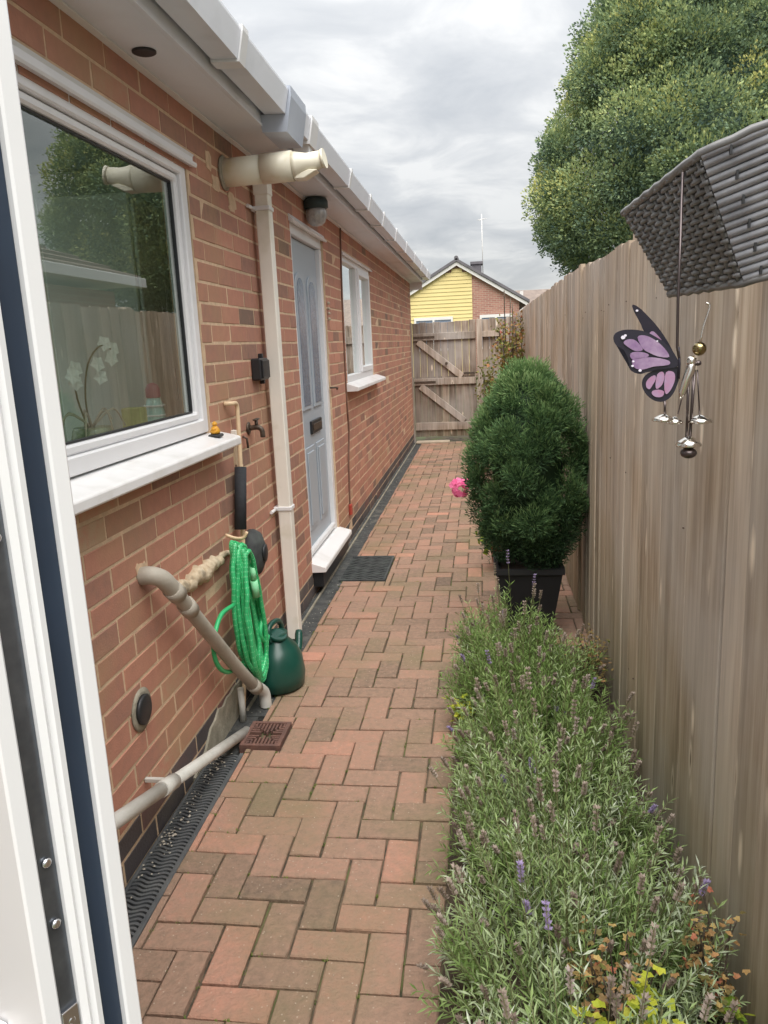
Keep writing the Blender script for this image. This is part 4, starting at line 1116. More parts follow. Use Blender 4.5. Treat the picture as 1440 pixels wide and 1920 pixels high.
lathe('gate_knob', [(.008, 0), (.010, -.02), (.022, -.03), (.018, -.045)], (.50, GY - .003, 1.115), M['rust'], GT, n=12, axis='y')
for z in (1.49, .86): box('strap_hinge', .03, .34, GY - .008, GY - .0025, z - .016, z + .016, M['rust'], GT, bevel=.001)
SP = thing('side_panel_fence', 'short weathered fence panel and posts between gate and side fence', 'fence', (1.2, GY, 0))
box('post', .932, 1.012, GY - .03, GY + .07, -.03, 1.71, M['gate_rail'], SP, tint=.7, bevel=.004)
box('post', 1.345, 1.425, GY - .03, GY + .07, -.03, 1.715, M['gate_rail'], SP, tint=.3, bevel=.004)
for k in range(5):
    a = 1.015 + k * .096; box('board', a, min(1.50, a + .093), GY + .073, GY + .09, .03, 1.705 + random.gauss(0, .008), M['gate'], SP, tint=random.random(), bevel=.002)
for z in (1.50, .89, .25): box('rail', 1.013, 1.344, GY + .02, GY + .072, z - .04, z + .04, M['gate_rail'], SP, tint=random.random(), bevel=.003)
TS = box('threshold_stone', .04, .52, 11.05, 11.22, -.005, .028, M['stone'], bevel=.008); tag(TS, 'pale stone slab lying on the path under the gate', 'stone')

# ------------------------------------------------------------------ foliage helpers
def rand_dirs(n):
    v = rng.normal(size=(n, 3)); return v / np.linalg.norm(v, axis=1)[:, None]
def leaf_quads(P_, D_, L_, Wd, N_=None):
    """diamond leaves: base P_, direction D_, length L_, width Wd, lying roughly square to N_"""
    n = len(P_)
    if N_ is None: N_ = rand_dirs(n)
    S = np.cross(D_, N_); S /= (np.linalg.norm(S, axis=1)[:, None] + 1e-9)
    up = np.cross(S, D_)
    L_ = np.broadcast_to(np.asarray(L_, float).reshape(-1, 1), (n, 1)); Wd = np.broadcast_to(np.asarray(Wd, float).reshape(-1, 1), (n, 1))
    a = P_; b = P_ + D_ * L_ * .5 + S * Wd * .5 + up * L_ * .06; c = P_ + D_ * L_; d = P_ + D_ * L_ * .5 - S * Wd * .5 + up * L_ * .06
    V = np.stack([a, b, c, d], 1).reshape(-1, 3)
    F = np.arange(4 * n).reshape(-1, 4)
    return V, F

# ------------------------------------------------------------------ lavender
def lavender(cx, cy, rx, ry, h, nst, label, seed_, grey=.5):
    nst = int(nst * .80)
    r = np.random.default_rng(seed_)
    root = thing('lavender_bush', label, 'lavender', (cx, cy, 0), 'lavender bushes in the bed')
    LV, LT, SV, SF, ST, HV, HT = [], [], [], [], [], [], []
    hd = 0
    for s in range(nst):
        a = r.random() * 6.283; q = math.sqrt(r.random())
        bx, by = cx + rx * .62 * q * math.cos(a), cy + ry * .72 * q * math.sin(a)
        tx, ty = cx + rx * (q ** .8) * math.cos(a) + r.normal() * .02, cy + ry * (q ** .8) * math.sin(a) + r.normal() * .02
        if mnoise.noise(Vector((bx * 13, by * 13, seed_ + 5))) < -.22: continue
        tall = h * (1.05 - .50 * q * q) * r.uniform(.42, 1.22) * (1 + .28 * mnoise.noise(Vector((bx * 11, by * 11, seed_))))
        flower = r.random() < .20
        if flower: tall *= r.uniform(1.0, 1.38)
        p0 = np.array((bx, by, .005)); p2 = np.array((tx, ty, tall)); p1 = (p0 * .5 + p2 * .5) + np.array((0, 0, .10 * h))
        m_ = 14
        u = np.linspace(0, 1, m_)[:, None]
        C_ = (1 - u) ** 2 * p0 + 2 * u * (1 - u) * p1 + u * u * p2
        b0 = len(SV) * 0
        w = .0011
        k0 = sum(len(x) for x in SV)
        ring = np.stack([C_ + np.array((w, 0, 0)), C_ + np.array((-w * .5, w, 0)), C_ + np.array((-w * .5, -w, 0))], 1)
        SV.append(ring.reshape(-1, 3)); ST.append(np.full(m_ * 3, r.random()))
        for i in range(m_ - 1):
            for k in range(3):
                SF.append((k0 + i * 3 + k, k0 + i * 3 + (k + 1) % 3, k0 + (i + 1) * 3 + (k + 1) % 3, k0 + (i + 1) * 3 + k))
        # whorls of narrow leaves
        nw = r.integers(7, 11)
        top_u = .72 if flower else 1.0
        tb = min(1, max(0, grey - .24 + r.normal() * .22 + .35 * mnoise.noise(Vector((bx * 7, by * 7, 3)))))
        for i in range(nw):
            uu = .22 + (top_u - .22) * (i / (nw - 1)) ** .9
            c = (1 - uu) ** 2 * p0 + 2 * uu * (1 - uu) * p1 + uu * uu * p2
            T = 2 * (1 - uu) * (p1 - p0) + 2 * uu * (p2 - p1); T = T / np.linalg.norm(T)
            for k in range(3):
                a2 = k * 2.09 + i * .9 + r.normal() * .3
                side = np.cross(T, (math.cos(a2), math.sin(a2), .05)); side /= np.linalg.norm(side) + 1e-9
                d = T * r.uniform(.45, 1.1) + side * r.uniform(.55, 1.0); d /= np.linalg.norm(d)
                LV.append((c, d, r.uniform(.026, .048) * (1 - .30 * uu), r.uniform(.0036, .0056))); LT.append(min(1, max(0, tb + r.normal() * .10 + .2 * (uu - .6))))
        if flower:
            purple = r.random() < .05
            base = r.random() * .6
            for i in range(5):
                uu = .90 + .025 * i; c = (1 - uu) ** 2 * p0 + 2 * uu * (1 - uu) * p1 + uu * uu * p2
                for k in range(6):
                    a2 = k * 1.05 + i; d = np.array((math.cos(a2), math.sin(a2), .9)); d /= np.linalg.norm(d)
                    HV.append((c, d, .0095, .0055)); HT.append(.95 if purple else min(.8, base + r.random() * .2))
    P_ = np.array([x[0] for x in LV]); D_ = np.array([x[1] for x in LV])
    V, F = leaf_quads(P_, D_, np.array([x[2] for x in LV]), np.array([x[3] for x in LV]), np.tile((0, 0, 1.), (len(P_), 1)) + .5 * rand_dirs(len(P_)))
    np_obj('leaves', V, F, M['lavender'], root, tint=np.repeat(LT, 4))
    np_obj('stems', np.concatenate(SV), np.array(SF), M['lav_stem'], root, tint=np.concatenate(ST))
    if HV:
        P_ = np.array([x[0] for x in HV]); D_ = np.array([x[1] for x in HV])
        V, F = leaf_quads(P_, D_, .0105, .006); np_obj('flower_heads', V, F, M['lav_head'], root, tint=np.repeat(HT, 4))
    return root
lavender(1.15, .98, .29, .30, .34, 480, 'grey green lavender at the bottom edge with faded brown flower heads', 1, .62)
lavender(1.17, 1.42, .31, .30, .345, 600, 'silvery lavender just behind the golden-leaved plant', 2, .66)
lavender(1.165, 1.86, .31, .31, .325, 600, 'lavender third from the front of the bed, dense grey green', 3, .52)
lavender(1.16, 2.30, .31, .31, .31, 560, 'mid green lavender halfway along the bed with purple spikes', 4, .34)
lavender(1.14, 2.74, .29, .31, .31, 520, 'brighter green lavender second from the black planter', 5, .22)
lavender(1.09, 3.12, .235, .26, .32, 380, 'farthest lavender, its sprigs standing in front of the black planter', 6, .22)

def leafy_plant(name, label, cat, cx, cy, rx, ry, z0, z1, n, L_, Wd, m, tint_mu, tint_sd, seed_, stems=12, droop=.3, group=None):
    r = np.random.default_rng(seed_)
    root = thing(name, label, cat, (cx, cy, 0), group)
    tips = []
    bm = bmesh.new()
    for s in range(stems):
        a = r.random() * 6.283; q = r.random() ** .5
        tip = Vector((cx + rx * q * math.cos(a), cy + ry * q * math.sin(a), z0 + (z1 - z0) * r.uniform(.5, 1)))
        b_ = Vector((cx + r.normal() * .02, cy + r.normal() * .02, .0)); mid = b_.lerp(tip, .5) + Vector((0, 0, .04))
        pts = smooth_path([b_, mid, tip], 4); add_tube(bm, pts, .0016, 4); tips.append(pts)
    bm_obj('stems', bm, M['bark'] if m in (M['redleaf'], M['climber']) else M['lav_stem'], root, tint=.5)
    P_ = []
    for k in range(n):
        pt = tips[r.integers(0, len(tips))]; i = r.integers(max(1, len(pt) // 3), len(pt)); P_.append(np.array(pt[i]) + r.normal(size=3) * .014)
    P_ = np.array(P_)
    D_ = rand_dirs(n) * np.array((1, 1, .35)) + np.array((0, 0, .15)); D_ /= np.linalg.norm(D_, axis=1)[:, None]
    # three-lobed leaves: three diamonds fanned from one point
    Vs, Fs, Ts = [], [], []; tt = np.clip(tint_mu + r.normal(size=n) * tint_sd, 0, 1); b = 0
    Nn = np.tile((0, 0, 1.), (n, 1)) + .45 * rand_dirs(n)
    for ang in (-.8, 0, .8):
        S = np.cross(D_, Nn); S /= np.linalg.norm(S, axis=1)[:, None]; D2 = D_ * math.cos(ang) + S * math.sin(ang)
        V, F = leaf_quads(P_, D2, L_ * (1 if ang == 0 else .8), Wd, Nn); Vs.append(V); Fs.append(F + b); b += len(V); Ts.append(np.repeat(tt, 4))
    np_obj('leaves', np.concatenate(Vs), np.concatenate(Fs), m, root, tint=np.concatenate(Ts))
    return root
leafy_plant('golden_plant', 'bright yellow green leafy plant at the front corner of the bed', 'plant', 1.235, 1.105, .09, .06, .12, .345, 330, .019, .014, M['goldleaf'], .45, .24, 21)
leafy_plant('autumn_geranium', 'orange and yellow leaved plant growing through the lavender by the fence', 'plant', 1.22, 1.26, .10, .10, .14, .34, 170, .014, .009, M['redleaf'], .50, .26, 22, stems=26)
leafy_plant('red_stemmed_weed', 'small red and yellow weed rising against the fence foot', 'plant', 1.43, 1.36, .05, .12, .05, .34, 150, .013, .009, M['redleaf'], .62, .28, 23, stems=14)
leafy_plant('green_weed', 'small fresh green weed at the fence foot in the near corner', 'plant', 1.43, 1.16, .06, .10, .03, .20, 260, .020, .013, M['goldleaf'], .12, .16, 24)
leafy_plant('brown_weed', 'withered brown plant between the lavender and the fence', 'plant', 1.40, 2.95, .09, .22, .03, .24, 420, .014, .008, M['redleaf'], .28, .15, 25, stems=34)
leafy_plant('verge_weed', 'yellowing weed at the path edge of the lavender', 'plant', .90, 2.62, .04, .06, .02, .12, 60, .022, .014, M['goldleaf'], .45, .2, 26, stems=6)

# ------------------------------------------------------------------ potted conifer
PC = thing('potted_conifer', 'rounded dark green conifer bush in a square black planter', 'shrub', (1.20, 3.72, 0))
bm = bmesh.new(); h0, h1, b0, b1 = .105, .155, .0, .34
vs = []
for hh, z in ((h0, .003), (h1, .325), (h1 + .010, .326), (h1 + .010, .352), (h1 - .012, .352), (h1 - .02, .30)):
    vs.append([bm.verts.new((1.205 + sx * hh, 3.72 + sy * hh, z)) for sx, sy in ((-1, -1), (1, -1), (1, 1), (-1, 1))])
for a, b_ in zip(vs, vs[1:]):
    for k in range(4): bm.faces.new((a[k], a[(k + 1) % 4], b_[(k + 1) % 4], b_[k]))
bm.faces.new(vs[0][::-1]); bm.faces.new(vs[-1])
bm_obj('planter', bm, M['pot'], PC)
box('compost', 1.075, 1.335, 3.59, 3.85, .301, .325, M['soil'], PC, bevel=0)
tube('trunk', [(1.205, 3.72, .31), (1.21, 3.72, .8), (1.20, 3.72, 1.12)], [.02, .016, .006], M['bark'], PC, n=8)
prof = [(.34, .10), (.42, .185), (.52, .235), (.65, .262), (.80, .272), (.93, .262), (1.03, .232), (1.12, .185), (1.20, .135), (1.27, .075), (1.31, .02)]
def prad(z): return float(np.interp(z, [p[0] for p in prof], [p[1] for p in prof], left=.03, right=0))
def bush_pt(r):
    z = r.uniform(.34, 1.31); a = r.random() * 6.283
    rad = prad(z) * (1 + .17 * mnoise.noise(Vector((math.cos(a) * 1.6, math.sin(a) * 1.6, z * 5))))
    if z > 1.0: rad *= 1 - .12 * max(0, math.cos(a - .4))
    return z, a, rad
r = np.random.default_rng(5)
Ps, Ds, Ts, Ls = [], [], [], []
lobes = []
for k in range(150):
    z = .395 + .85 * (k + .5) / 150; a = k * 2.39996 + r.normal() * .35; R_ = r.uniform(.050, .088)
    rad = max(0, prad(z) * .99 - R_ * .74 + r.normal() * .018)
    lobes.append((1.205 + rad * math.cos(a) - (z - .9) * .03, 3.72 + rad * math.sin(a), z, R_, r.normal() * .12))
lobes += [(1.385, 3.76, 1.02, .085, .05), (1.36, 3.66, .98, .085, .1), (1.03, 3.68, 1.0, .08, .05), (1.13, 3.70, 1.20, .07, .1), (1.24, 3.74, 1.235, .065, .15), (1.185, 3.70, 1.27, .05, .1), (1.33, 3.80, 1.12, .07, 0)]
for (lx_, ly_, lz_, R_, tone) in lobes:
    n_ = int(1500 * (R_ / .08) ** 2 * .50)
    d = rand_dirs(n_); outw = np.array((lx_ - 1.205, ly_ - 3.72, (lz_ - .75) * .5)); outw /= np.linalg.norm(outw) + 1e-6
    d = d[(d @ outw) > -.45]
    rr_ = R_ * (r.random(len(d)) ** .3)[:, None] * (1 + .25 * np.sin(d[:, :1] * 8 + lx_ * 50) * np.cos(d[:, 2:] * 7 + ly_ * 30))
    P_ = np.array((lx_, ly_, lz_)) + d * rr_
    P_[:, 0] = np.minimum(P_[:, 0], 1.478)
    dd = d * .9 + rand_dirs(len(d)) * .6 + np.array((0, 0, .55)); dd /= np.linalg.norm(dd, axis=1)[:, None]
    Ps.append(P_); Ds.append(dd); Ls.append(r.uniform(.014, .036, len(d)))
    Ts.append(.36 + tone + .22 * d[:, 2] + .9 * (rr_[:, 0] - R_ * .7) / R_ * .4 + r.normal(size=len(d)) * .12 + .25 * (lz_ - .8))  # top light and inner shade of each lobe put into the tint
V, F = leaf_quads(np.concatenate(Ps), np.concatenate(Ds), np.concatenate(Ls), .0046)
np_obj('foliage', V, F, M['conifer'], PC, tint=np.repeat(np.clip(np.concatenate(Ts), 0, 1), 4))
# smooth dark core closing the crown, its inner shade put into the tint
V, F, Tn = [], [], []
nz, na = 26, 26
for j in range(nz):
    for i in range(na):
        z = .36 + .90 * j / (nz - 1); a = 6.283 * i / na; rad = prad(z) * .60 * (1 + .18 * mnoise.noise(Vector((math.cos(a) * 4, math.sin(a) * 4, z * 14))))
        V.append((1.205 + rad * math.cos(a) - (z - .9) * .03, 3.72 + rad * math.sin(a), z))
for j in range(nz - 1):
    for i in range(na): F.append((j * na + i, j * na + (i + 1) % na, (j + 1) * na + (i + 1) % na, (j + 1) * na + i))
np_obj('dark_core', V, np.array(F), M['conifer'], PC, tint=[.0] * len(V), smooth=True)

# ------------------------------------------------------------------ pink geranium behind the bush
PG = thing('pink_geranium', 'bright pink flower cluster leaning out from behind the potted conifer', 'flower', (1.10, 4.75, 0))
lathe('flower_pot', [(.07, .002), (.09, .16), (.10, .16), (.10, .19), (.085, .19), (.082, .17)], (1.12, 4.75, 0), M['wax'], PG, n=18)
for (c, q) in (((.875, 4.67, .535), 1), ((1.05, 4.72, .50), 0), ((1.16, 4.80, .52), 0)):
    tube('flower_stem', smooth_path([(1.12, 4.75, .15), (1.08, 4.74, .34), tuple(np.array(c) - np.array((-.02, 0, .03)))], 4), .004, M['lav_stem'], PG, n=6)
for k in range(44):
    d = rand_dirs(1)[0]; c = np.array((.862, 4.66, .548)) + d * np.array((.066, .05, .062)) * random.uniform(.5, 1)
    petal_flower('bloom', tuple(c), .024, M['pink'], PG, 5, tuple(d + np.array((0, -.8, .2))))
P_ = np.array([(1.10 + rng.normal() * .06, 4.75 + rng.normal() * .06, .24 + rng.normal() * .06) for _ in range(160)]); D_ = rand_dirs(160)
V, F = leaf_quads(P_, D_, .045, .04); np_obj('leaves', V, F, M['goldleaf'], PG, tint=np.full(len(V), .1))

# climber on the far end of the fence
CL = thing('climbing_plant', 'straggly climber with yellow and red leaves at the far fence end', 'climber', (1.40, 8.9, 0))
r = np.random.default_rng(31)
stems = []
bm = bmesh.new()
for s in range(16):
    x, y_ = 1.36 + r.normal() * .07, 8.9 + r.normal() * .25; top = 1.22 + .45 * r.random()
    if s < 3: top = 1.80 + .12 * s / 2
    pts = smooth_path([(x, y_, 0), (x + r.normal() * .04, y_ + r.normal() * .05, top * .35), (min(1.47, x + r.normal() * .05), y_ + r.normal() * .08, top * .7), (min(1.47, x + r.normal() * .07), y_ + r.normal() * .1, top)], 5)
    add_tube(bm, pts, .006, 5); stems.append(pts)
bm_obj('stems', bm, M['bark'], CL)
Pl = []
for k in range(1500):
    pt = stems[r.integers(3, 16)]; i = r.integers(len(pt) // 2, len(pt)); Pl.append(np.array(pt[i]) + r.normal(size=3) * (.05, .06, .05))
Pl = np.array(Pl); Pl[:, 0] = np.minimum(Pl[:, 0], 1.47)
V, F = leaf_quads(Pl, rand_dirs(len(Pl)), .042, .026)
tt = np.array([.45 + .35 * mnoise.noise(Vector((p[0] * 4, p[1] * 4, p[2] * 5))) for p in Pl]) + r.normal(size=len(Pl)) * .18
np_obj('leaves', V, F, M['climber'], CL, tint=np.repeat(np.clip(tt, 0, 1), 4))
OF = thing('orange_flowering_plant', 'thin plant with orange blooms in front of the side panel', 'plant', (1.10, 10.9, 0))
bm = bmesh.new(); tips = []
for s in range(7):
    tp = Vector((1.10 + r.normal() * .08, 10.9 + r.normal() * .06, .8 + .52 * r.random())); tips.append(tp)
    add_tube(bm, smooth_path([(1.12, 10.92, 0), (1.11, 10.92, .5), tp], 4), .005, 5)
bm_obj('stems', bm, M['lav_stem'], OF, tint=.4)
for tp in tips[:2]:
    petal_flower('bloom', tp, .026, M['orange_petal'], OF, 6, (0, -1, .2))
Pl = np.array([np.array(tips[r.integers(0, 7)]) * (1, 1, r.uniform(.55, 1)) + r.normal(size=3) * .05 for _ in range(260)])
V, F = leaf_quads(Pl, rand_dirs(260), .05, .03); np_obj('leaves', V, F, M['climber'], OF, tint=np.repeat(np.clip(r.random(260) * .5, 0, 1), 4))

# ------------------------------------------------------------------ big tree beyond the fence
TR = thing('evergreen_tree', 'big dense evergreen tree rising beyond the side fence', 'tree', (5.2, 17.5, 0))
tc_ = np.array((5.2, 17.5, 0))
tprof = [(2.45, 1.2), (2.95, 2.2), (3.55, 2.80), (4.65, 2.98), (5.2, 2.80), (5.7, 2.42), (6.5, 2.24), (7.1, 2.05), (7.6, 1.72), (8.4, 1.3), (9.1, .8), (9.5, .2)]
def trad(z): return float(np.interp(z, [p[0] for p in tprof], [p[1] for p in tprof]))
r = np.random.default_rng(77)
blobs = []
for k in range(760):
    z = r.uniform(2.6, 9.2); a = r.random() * 6.283; R_ = r.uniform(.34, .68)
    rad = max(.05, (trad(z) if k < 600 else trad(z) * .80) - R_ * .62 + r.normal() * .09)
    blobs.append((tc_[0] + rad * math.cos(a), tc_[1] + rad * math.sin(a), z, R_, r.uniform(-.30, .22) + (.22 if r.random() < .15 else 0)))
Ps, Ds, Ts, Ls = [], [], [], []
for (bx, by, bz, R_, tone) in blobs:
    n_ = int(880 * R_ / .55)
    d = rand_dirs(n_); outw = np.array((bx - tc_[0], by - tc_[1], (bz - 5.8) * .6)); outw /= np.linalg.norm(outw)
    keep = (d @ outw > -.35); d = d[keep]
    rr_ = R_ * (r.random(len(d)) ** .22)[:, None]
    P_ = np.array((bx, by, bz)) + d * rr_ * np.array((1, 1, .85)) * (1 + .22 * np.sin(d[:, :1] * 9 + bx) * np.cos(d[:, 2:] * 8 + by))
    dd = d + rand_dirs(len(d)) * .7 + np.array((0, 0, .35)); dd /= np.linalg.norm(dd, axis=1)[:, None]
    Ps.append(P_); Ds.append(dd); Ls.append(r.uniform(.038, .085, len(d)))
    Ts.append(.42 + tone + .24 * d[:, 2] + r.normal(size=len(d)) * .10 + .10 * (rr_[:, 0] / R_ - .8))  # clump tops tinted lighter, undersides darker: highlight and shade in the leaf colour
P_ = np.concatenate(Ps); D_ = np.concatenate(Ds)
V, F = leaf_quads(P_, D_, np.concatenate(Ls), np.concatenate(Ls) * .55)
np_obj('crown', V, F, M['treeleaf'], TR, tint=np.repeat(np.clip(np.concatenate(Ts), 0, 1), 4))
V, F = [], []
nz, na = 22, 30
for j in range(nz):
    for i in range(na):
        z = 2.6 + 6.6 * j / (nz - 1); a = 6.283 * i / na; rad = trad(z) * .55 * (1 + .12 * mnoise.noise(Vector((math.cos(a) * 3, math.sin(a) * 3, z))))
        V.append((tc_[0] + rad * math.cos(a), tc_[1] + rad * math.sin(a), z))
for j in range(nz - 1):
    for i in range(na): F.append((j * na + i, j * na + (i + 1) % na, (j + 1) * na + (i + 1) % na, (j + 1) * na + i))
np_obj('dark_core', V, np.array(F), M['treeleaf'], TR, tint=[.08] * len(V))  # smooth dark core, the crown's inside shade put into its tint
tube('trunk', [(5.25, 17.5, -.05), (5.2, 17.5, 1.5), (5.3, 17.45, 3.5), (5.25, 17.5, 6.5)], [.26, .20, .16, .06], M['bark'], TR, n=12)
for a in range(7):
    an = a * .9; tube('limb', smooth_path([(5.25, 17.5, 1.6 + .3 * a), (5.25 + .8 * math.cos(an), 17.5 + .8 * math.sin(an), 2.3 + .35 * a), (5.25 + 1.9 * math.cos(an), 17.5 + 1.9 * math.sin(an), 3.1 + .4 * a)], 4), [.09] * 3 + [.06] * 3 + [.04] * 3, M['bark'], TR, n=7)

# ------------------------------------------------------------------ hanging rattan basket
BK = thing('rattan_basket', 'tilted grey woven rattan basket hanging above the fence', 'basket', (1.25, .95, 1.55))
A = Vector((1.187, 1.10, 1.573)); B = Vector((1.224, .88, 1.595)); Cc = Vector((1.281, .86, 1.614)); Dd = Vector((1.232, 1.03, 1.465)); Ee = Vector((1.279, .90, 1.467)); Ff = Vector((1.298, .885, 1.475))
C2 = B + (Cc - B) * 3.6; F2 = Ee + (Vector((1.42, .865, 1.505)) - Ee) * 1.0
A2 = A + (C2 - B); D2 = Dd + (F2 - Ee)
def lerp(a, b, t): return a.lerp(b, t)
cen = (A + B + C2 + A2 + Dd + Ee + F2 + D2) / 8
n_r = 22
nF1 = (B - A).cross(Dd - A).normalized()
if nF1.dot(A - cen) < 0: nF1 = -nF1
for k in range(n_r):
    t = (k + .5) / n_r
    s0, s1 = lerp(A, Dd, t), lerp(B, Ee, t); m_ = 52
    pts = [s0.lerp(s1, i / m_) + nF1 * (.0024 * math.sin(i / m_ * math.pi * 13 + (math.pi if k % 2 else 0))) for i in range(m_ + 1)]
    tube('weave_strand', pts, .0030, M['rattan'], BK, n=6)
for i in range(13):
    t = (i + .5) / 13; tube('weave_stake', [lerp(A, B, t), lerp(Dd, Ee, t)], .0032, M['rattan'], BK, n=5)
n_s = 17
for k in range(n_s):
    t = (k + .5) / n_s; tube('cane', [lerp(B, Ee, t), lerp(B, Ee, t).lerp(lerp(C2, F2, t), .5) + Vector((0, 0, random.gauss(0, .0008))), lerp(C2, F2, t)], .0040 + random.random() * .0006, M['rattan_hi'], BK, n=8)
nF2 = (C2 - B).cross(Ee - B).normalized()
if nF2.dot(B - cen) < 0: nF2 = -nF2
for i in range(6):
    t = (i + .3) / 6; tube('cane_stake', [lerp(B, C2, t) - nF2 * .004, lerp(Ee, F2, t) - nF2 * .004], .004, M['rattan'], BK, n=5)
for i, t in enumerate((.12, .3, .42, .55, .7)):
    for j in range(0, n_s, 3):
        tt_ = (j + 1 + i % 3) / n_s
        if tt_ < 1:
            p = lerp(lerp(B, C2, t), lerp(Ee, F2, t), tt_) + nF2 * .004; box('cane_tie', p.x - .0012, p.x + .0012, p.y - .0015, p.y + .0015, p.z - .0045, p.z + .0045, M['black'], BK, bevel=0)
# the two hidden sides, base and liner
for (a, b, c, d) in ((C2, A2, D2, F2), (A2, A, Dd, D2)):
    for k in range(11):
        t = (k + .5) / 11; tube('cane', [lerp(a, d, t), lerp(b, c, t)], .0066, M['rattan'], BK, n=6)
def shrink(p, z=0): return cen + (p - cen) * .93
bm = bmesh.new()
q = [bm.verts.new(shrink(p)) for p in (A, B, C2, A2, Dd, Ee, F2, D2)]
for f in ((4, 5, 6, 7), (0, 1, 5, 4), (1, 2, 6, 5), (2, 3, 7, 6), (3, 0, 4, 7)): bm.faces.new([q[i] for i in f])
bm_obj('liner', bm, M['black'], BK)
for (lp, rr_, nm) in (((A, B, C2, A2), .0050, 'rim'), ((Dd, Ee, F2, D2), .0046, 'bottom_rim')):
    bm = bmesh.new(); ring = []
    for i in range(4):
        a, b = lp[i], lp[(i + 1) % 4]
        ring += [a.lerp(b, s) + Vector((0, 0, .0012 * math.sin(s * 40))) for s in [j / 14 for j in range(14)]]
    add_tube(bm, ring + [ring[0]], rr_, 8); bm_obj(nm, bm, M['rattan'], BK)
BR = thing('hanging_bracket', 'dark metal bracket on the fence holding the rattan basket', 'bracket', (1.48, .9, 1.6))
box('wall_plate', 1.470, 1.4835, .885, .985, 1.50, 1.69, M['gunmetal'], BR, bevel=.002)
tube('arm', smooth_path([(1.476, .93, 1.66), (1.44, .93, 1.68), (1.40, .94, 1.675)], 4), .005, M['gunmetal'], BR, n=8)

# ------------------------------------------------------------------ butterfly chime
BF = thing('butterfly_chime', 'purple butterfly wind chime with silver bells hanging from the basket', 'wind chime', (1.222, .90, 1.40))
KX = .93 / 1450.9 / 4.235
by0 = .905
def W_(zx, zz, depth=0.0, y=by0):
    # local drawing units of the chime: small steps from the wing root
    return Vector((1.2165 + (zx - 735) * KX, y + depth, 1.383 - (zz - 750) * KX))
def wing(name, outl, m, y, bend=.0, th=.0012):
    bm = bmesh.new(); f = []; g_ = []
    if name == 'wing_panel':
        ca = sum(a for a, b in outl) / len(outl); cb_ = sum(b for a, b in outl) / len(outl)
        kk = 1.10 if m is M['wing_purple'] else 1.0
        outl = [(ca + (a - ca) * kk, cb_ + (b - cb_) * kk) for a, b in outl]
    sp_ = smooth_path([(a, b, 0) for a, b in outl], 3, closed=True)
    for p in sp_:
        d_ = bend * (735 - p.x) / 400
        f.append(bm.verts.new(W_(p.x, p.y, d_, y))); g_.append(bm.verts.new(W_(p.x, p.y, d_ + th, y)))
    n_ = len(f); bm.faces.new(f); bm.faces.new(g_[::-1])
    for k in range(n_): bm.faces.new((f[k], g_[k], g_[(k + 1) % n_], f[(k + 1) % n_]))
    bmesh.ops.triangulate(bm, faces=[q for q in bm.faces if len(q.verts) > 4])
    return bm_obj(name, bm, m, BF)
up = [(280, 545), (290, 505), (340, 482), (420, 482), (500, 500), (570, 540), (640, 590), (700, 665), (735, 745), (690, 770), (600, 775), (530, 790), (480, 806), (430, 795), (395, 760), (385, 690), (350, 625), (300, 590)]
lo = [(735, 765), (742, 840), (722, 920), (690, 980), (640, 1015), (580, 1008), (525, 965), (492, 905), (492, 850), (525, 805), (590, 780), (660, 765)]
bk = [(425, 300), (470, 322), (530, 385), (600, 470), (670, 580), (722, 690), (715, 715), (650, 620), (560, 545), (510, 500), (480, 430), (440, 355)]
wing('wing', bk, M['wing_black'], by0 + .010, .02)
wing('wing', up, M['wing_black'], by0, .012)
wing('wing', lo, M['wing_black'], by0 + .002, .012)
for c_, m_ in (([(355, 575), (380, 555), (425, 560), (465, 600), (475, 630), (430, 632), (385, 605)], 'wing_purple'), ([(455, 545), (500, 535), (560, 565), (620, 620), (655, 680), (600, 680), (540, 655), (490, 620)], 'wing_purple'),
               ([(405, 655), (450, 645), (510, 660), (515, 680), (460, 692), (412, 690)], 'wing_purple'), ([(425, 700), (520, 690), (600, 700), (655, 720), (650, 745), (560, 752), (490, 770), (440, 755)], 'wing_purple')):
    wing('wing_panel', c_, M[m_], by0 - .0016, .012, .0008)
for c_ in ([(515, 870), (540, 835), (575, 820), (580, 850), (560, 890), (540, 920), (518, 905)], [(590, 815), (625, 795), (640, 830), (625, 890), (590, 920), (580, 890)], [(650, 800), (700, 800), (712, 850), (690, 920), (655, 960), (640, 900)], [(560, 935), (600, 925), (640, 940), (630, 975), (590, 980), (560, 960)]):
    wing('wing_panel', c_, M['wing_pink'], by0 + .0004, .012, .0008)
wing('wing_panel', [(560, 500), (590, 520), (650, 600), (690, 665), (660, 640), (590, 575), (540, 530)], M['wing_pink'], by0 + .0084, .02, .0008)
for (a, b, s) in ((345, 535, 15), (360, 522, 10), (468, 780, 11), (415, 745, 9), (420, 712, 8), (580, 572, 6), (455, 345, 9)):
    c_ = [(a + s * math.cos(q), b + s * .9 * math.sin(q)) for q in [i * 1.047 for i in range(6)]]
    wing('wing_spot', c_, M['white_dot'], (by0 - .002) if a != 455 else by0 + .0076, .012 if a != 455 else .02, .0008)
def ball(name, zx, zz, rx, rz, m, dy=0.0):
    c = W_(zx, zz, dy); rx *= KX; rz *= KX
    return lathe(name, [(rx * math.sin(t), rz * math.cos(t)) for t in [.05 + i * (math.pi - .1) / 10 for i in range(11)]], c, m, BF, n=18)
ball('head_bead', 878, 640, 50, 50, M['bronze'], .003); ball('head_bead', 820, 728, 34, 42, M['silver']); ball('neck_bead', 868, 742, 24, 20, M['gunmetal'])
tube('body', [W_(835, 700), W_(815, 790), W_(790, 860), W_(765, 950), W_(752, 1000)], [.0035, .0055, .0048, .0042, .001], M['silver'], BF, n=12)
tube('wing_hinge', [W_(725, 620), W_(738, 740), W_(735, 850)], .0014, M['wing_black'], BF, n=8)
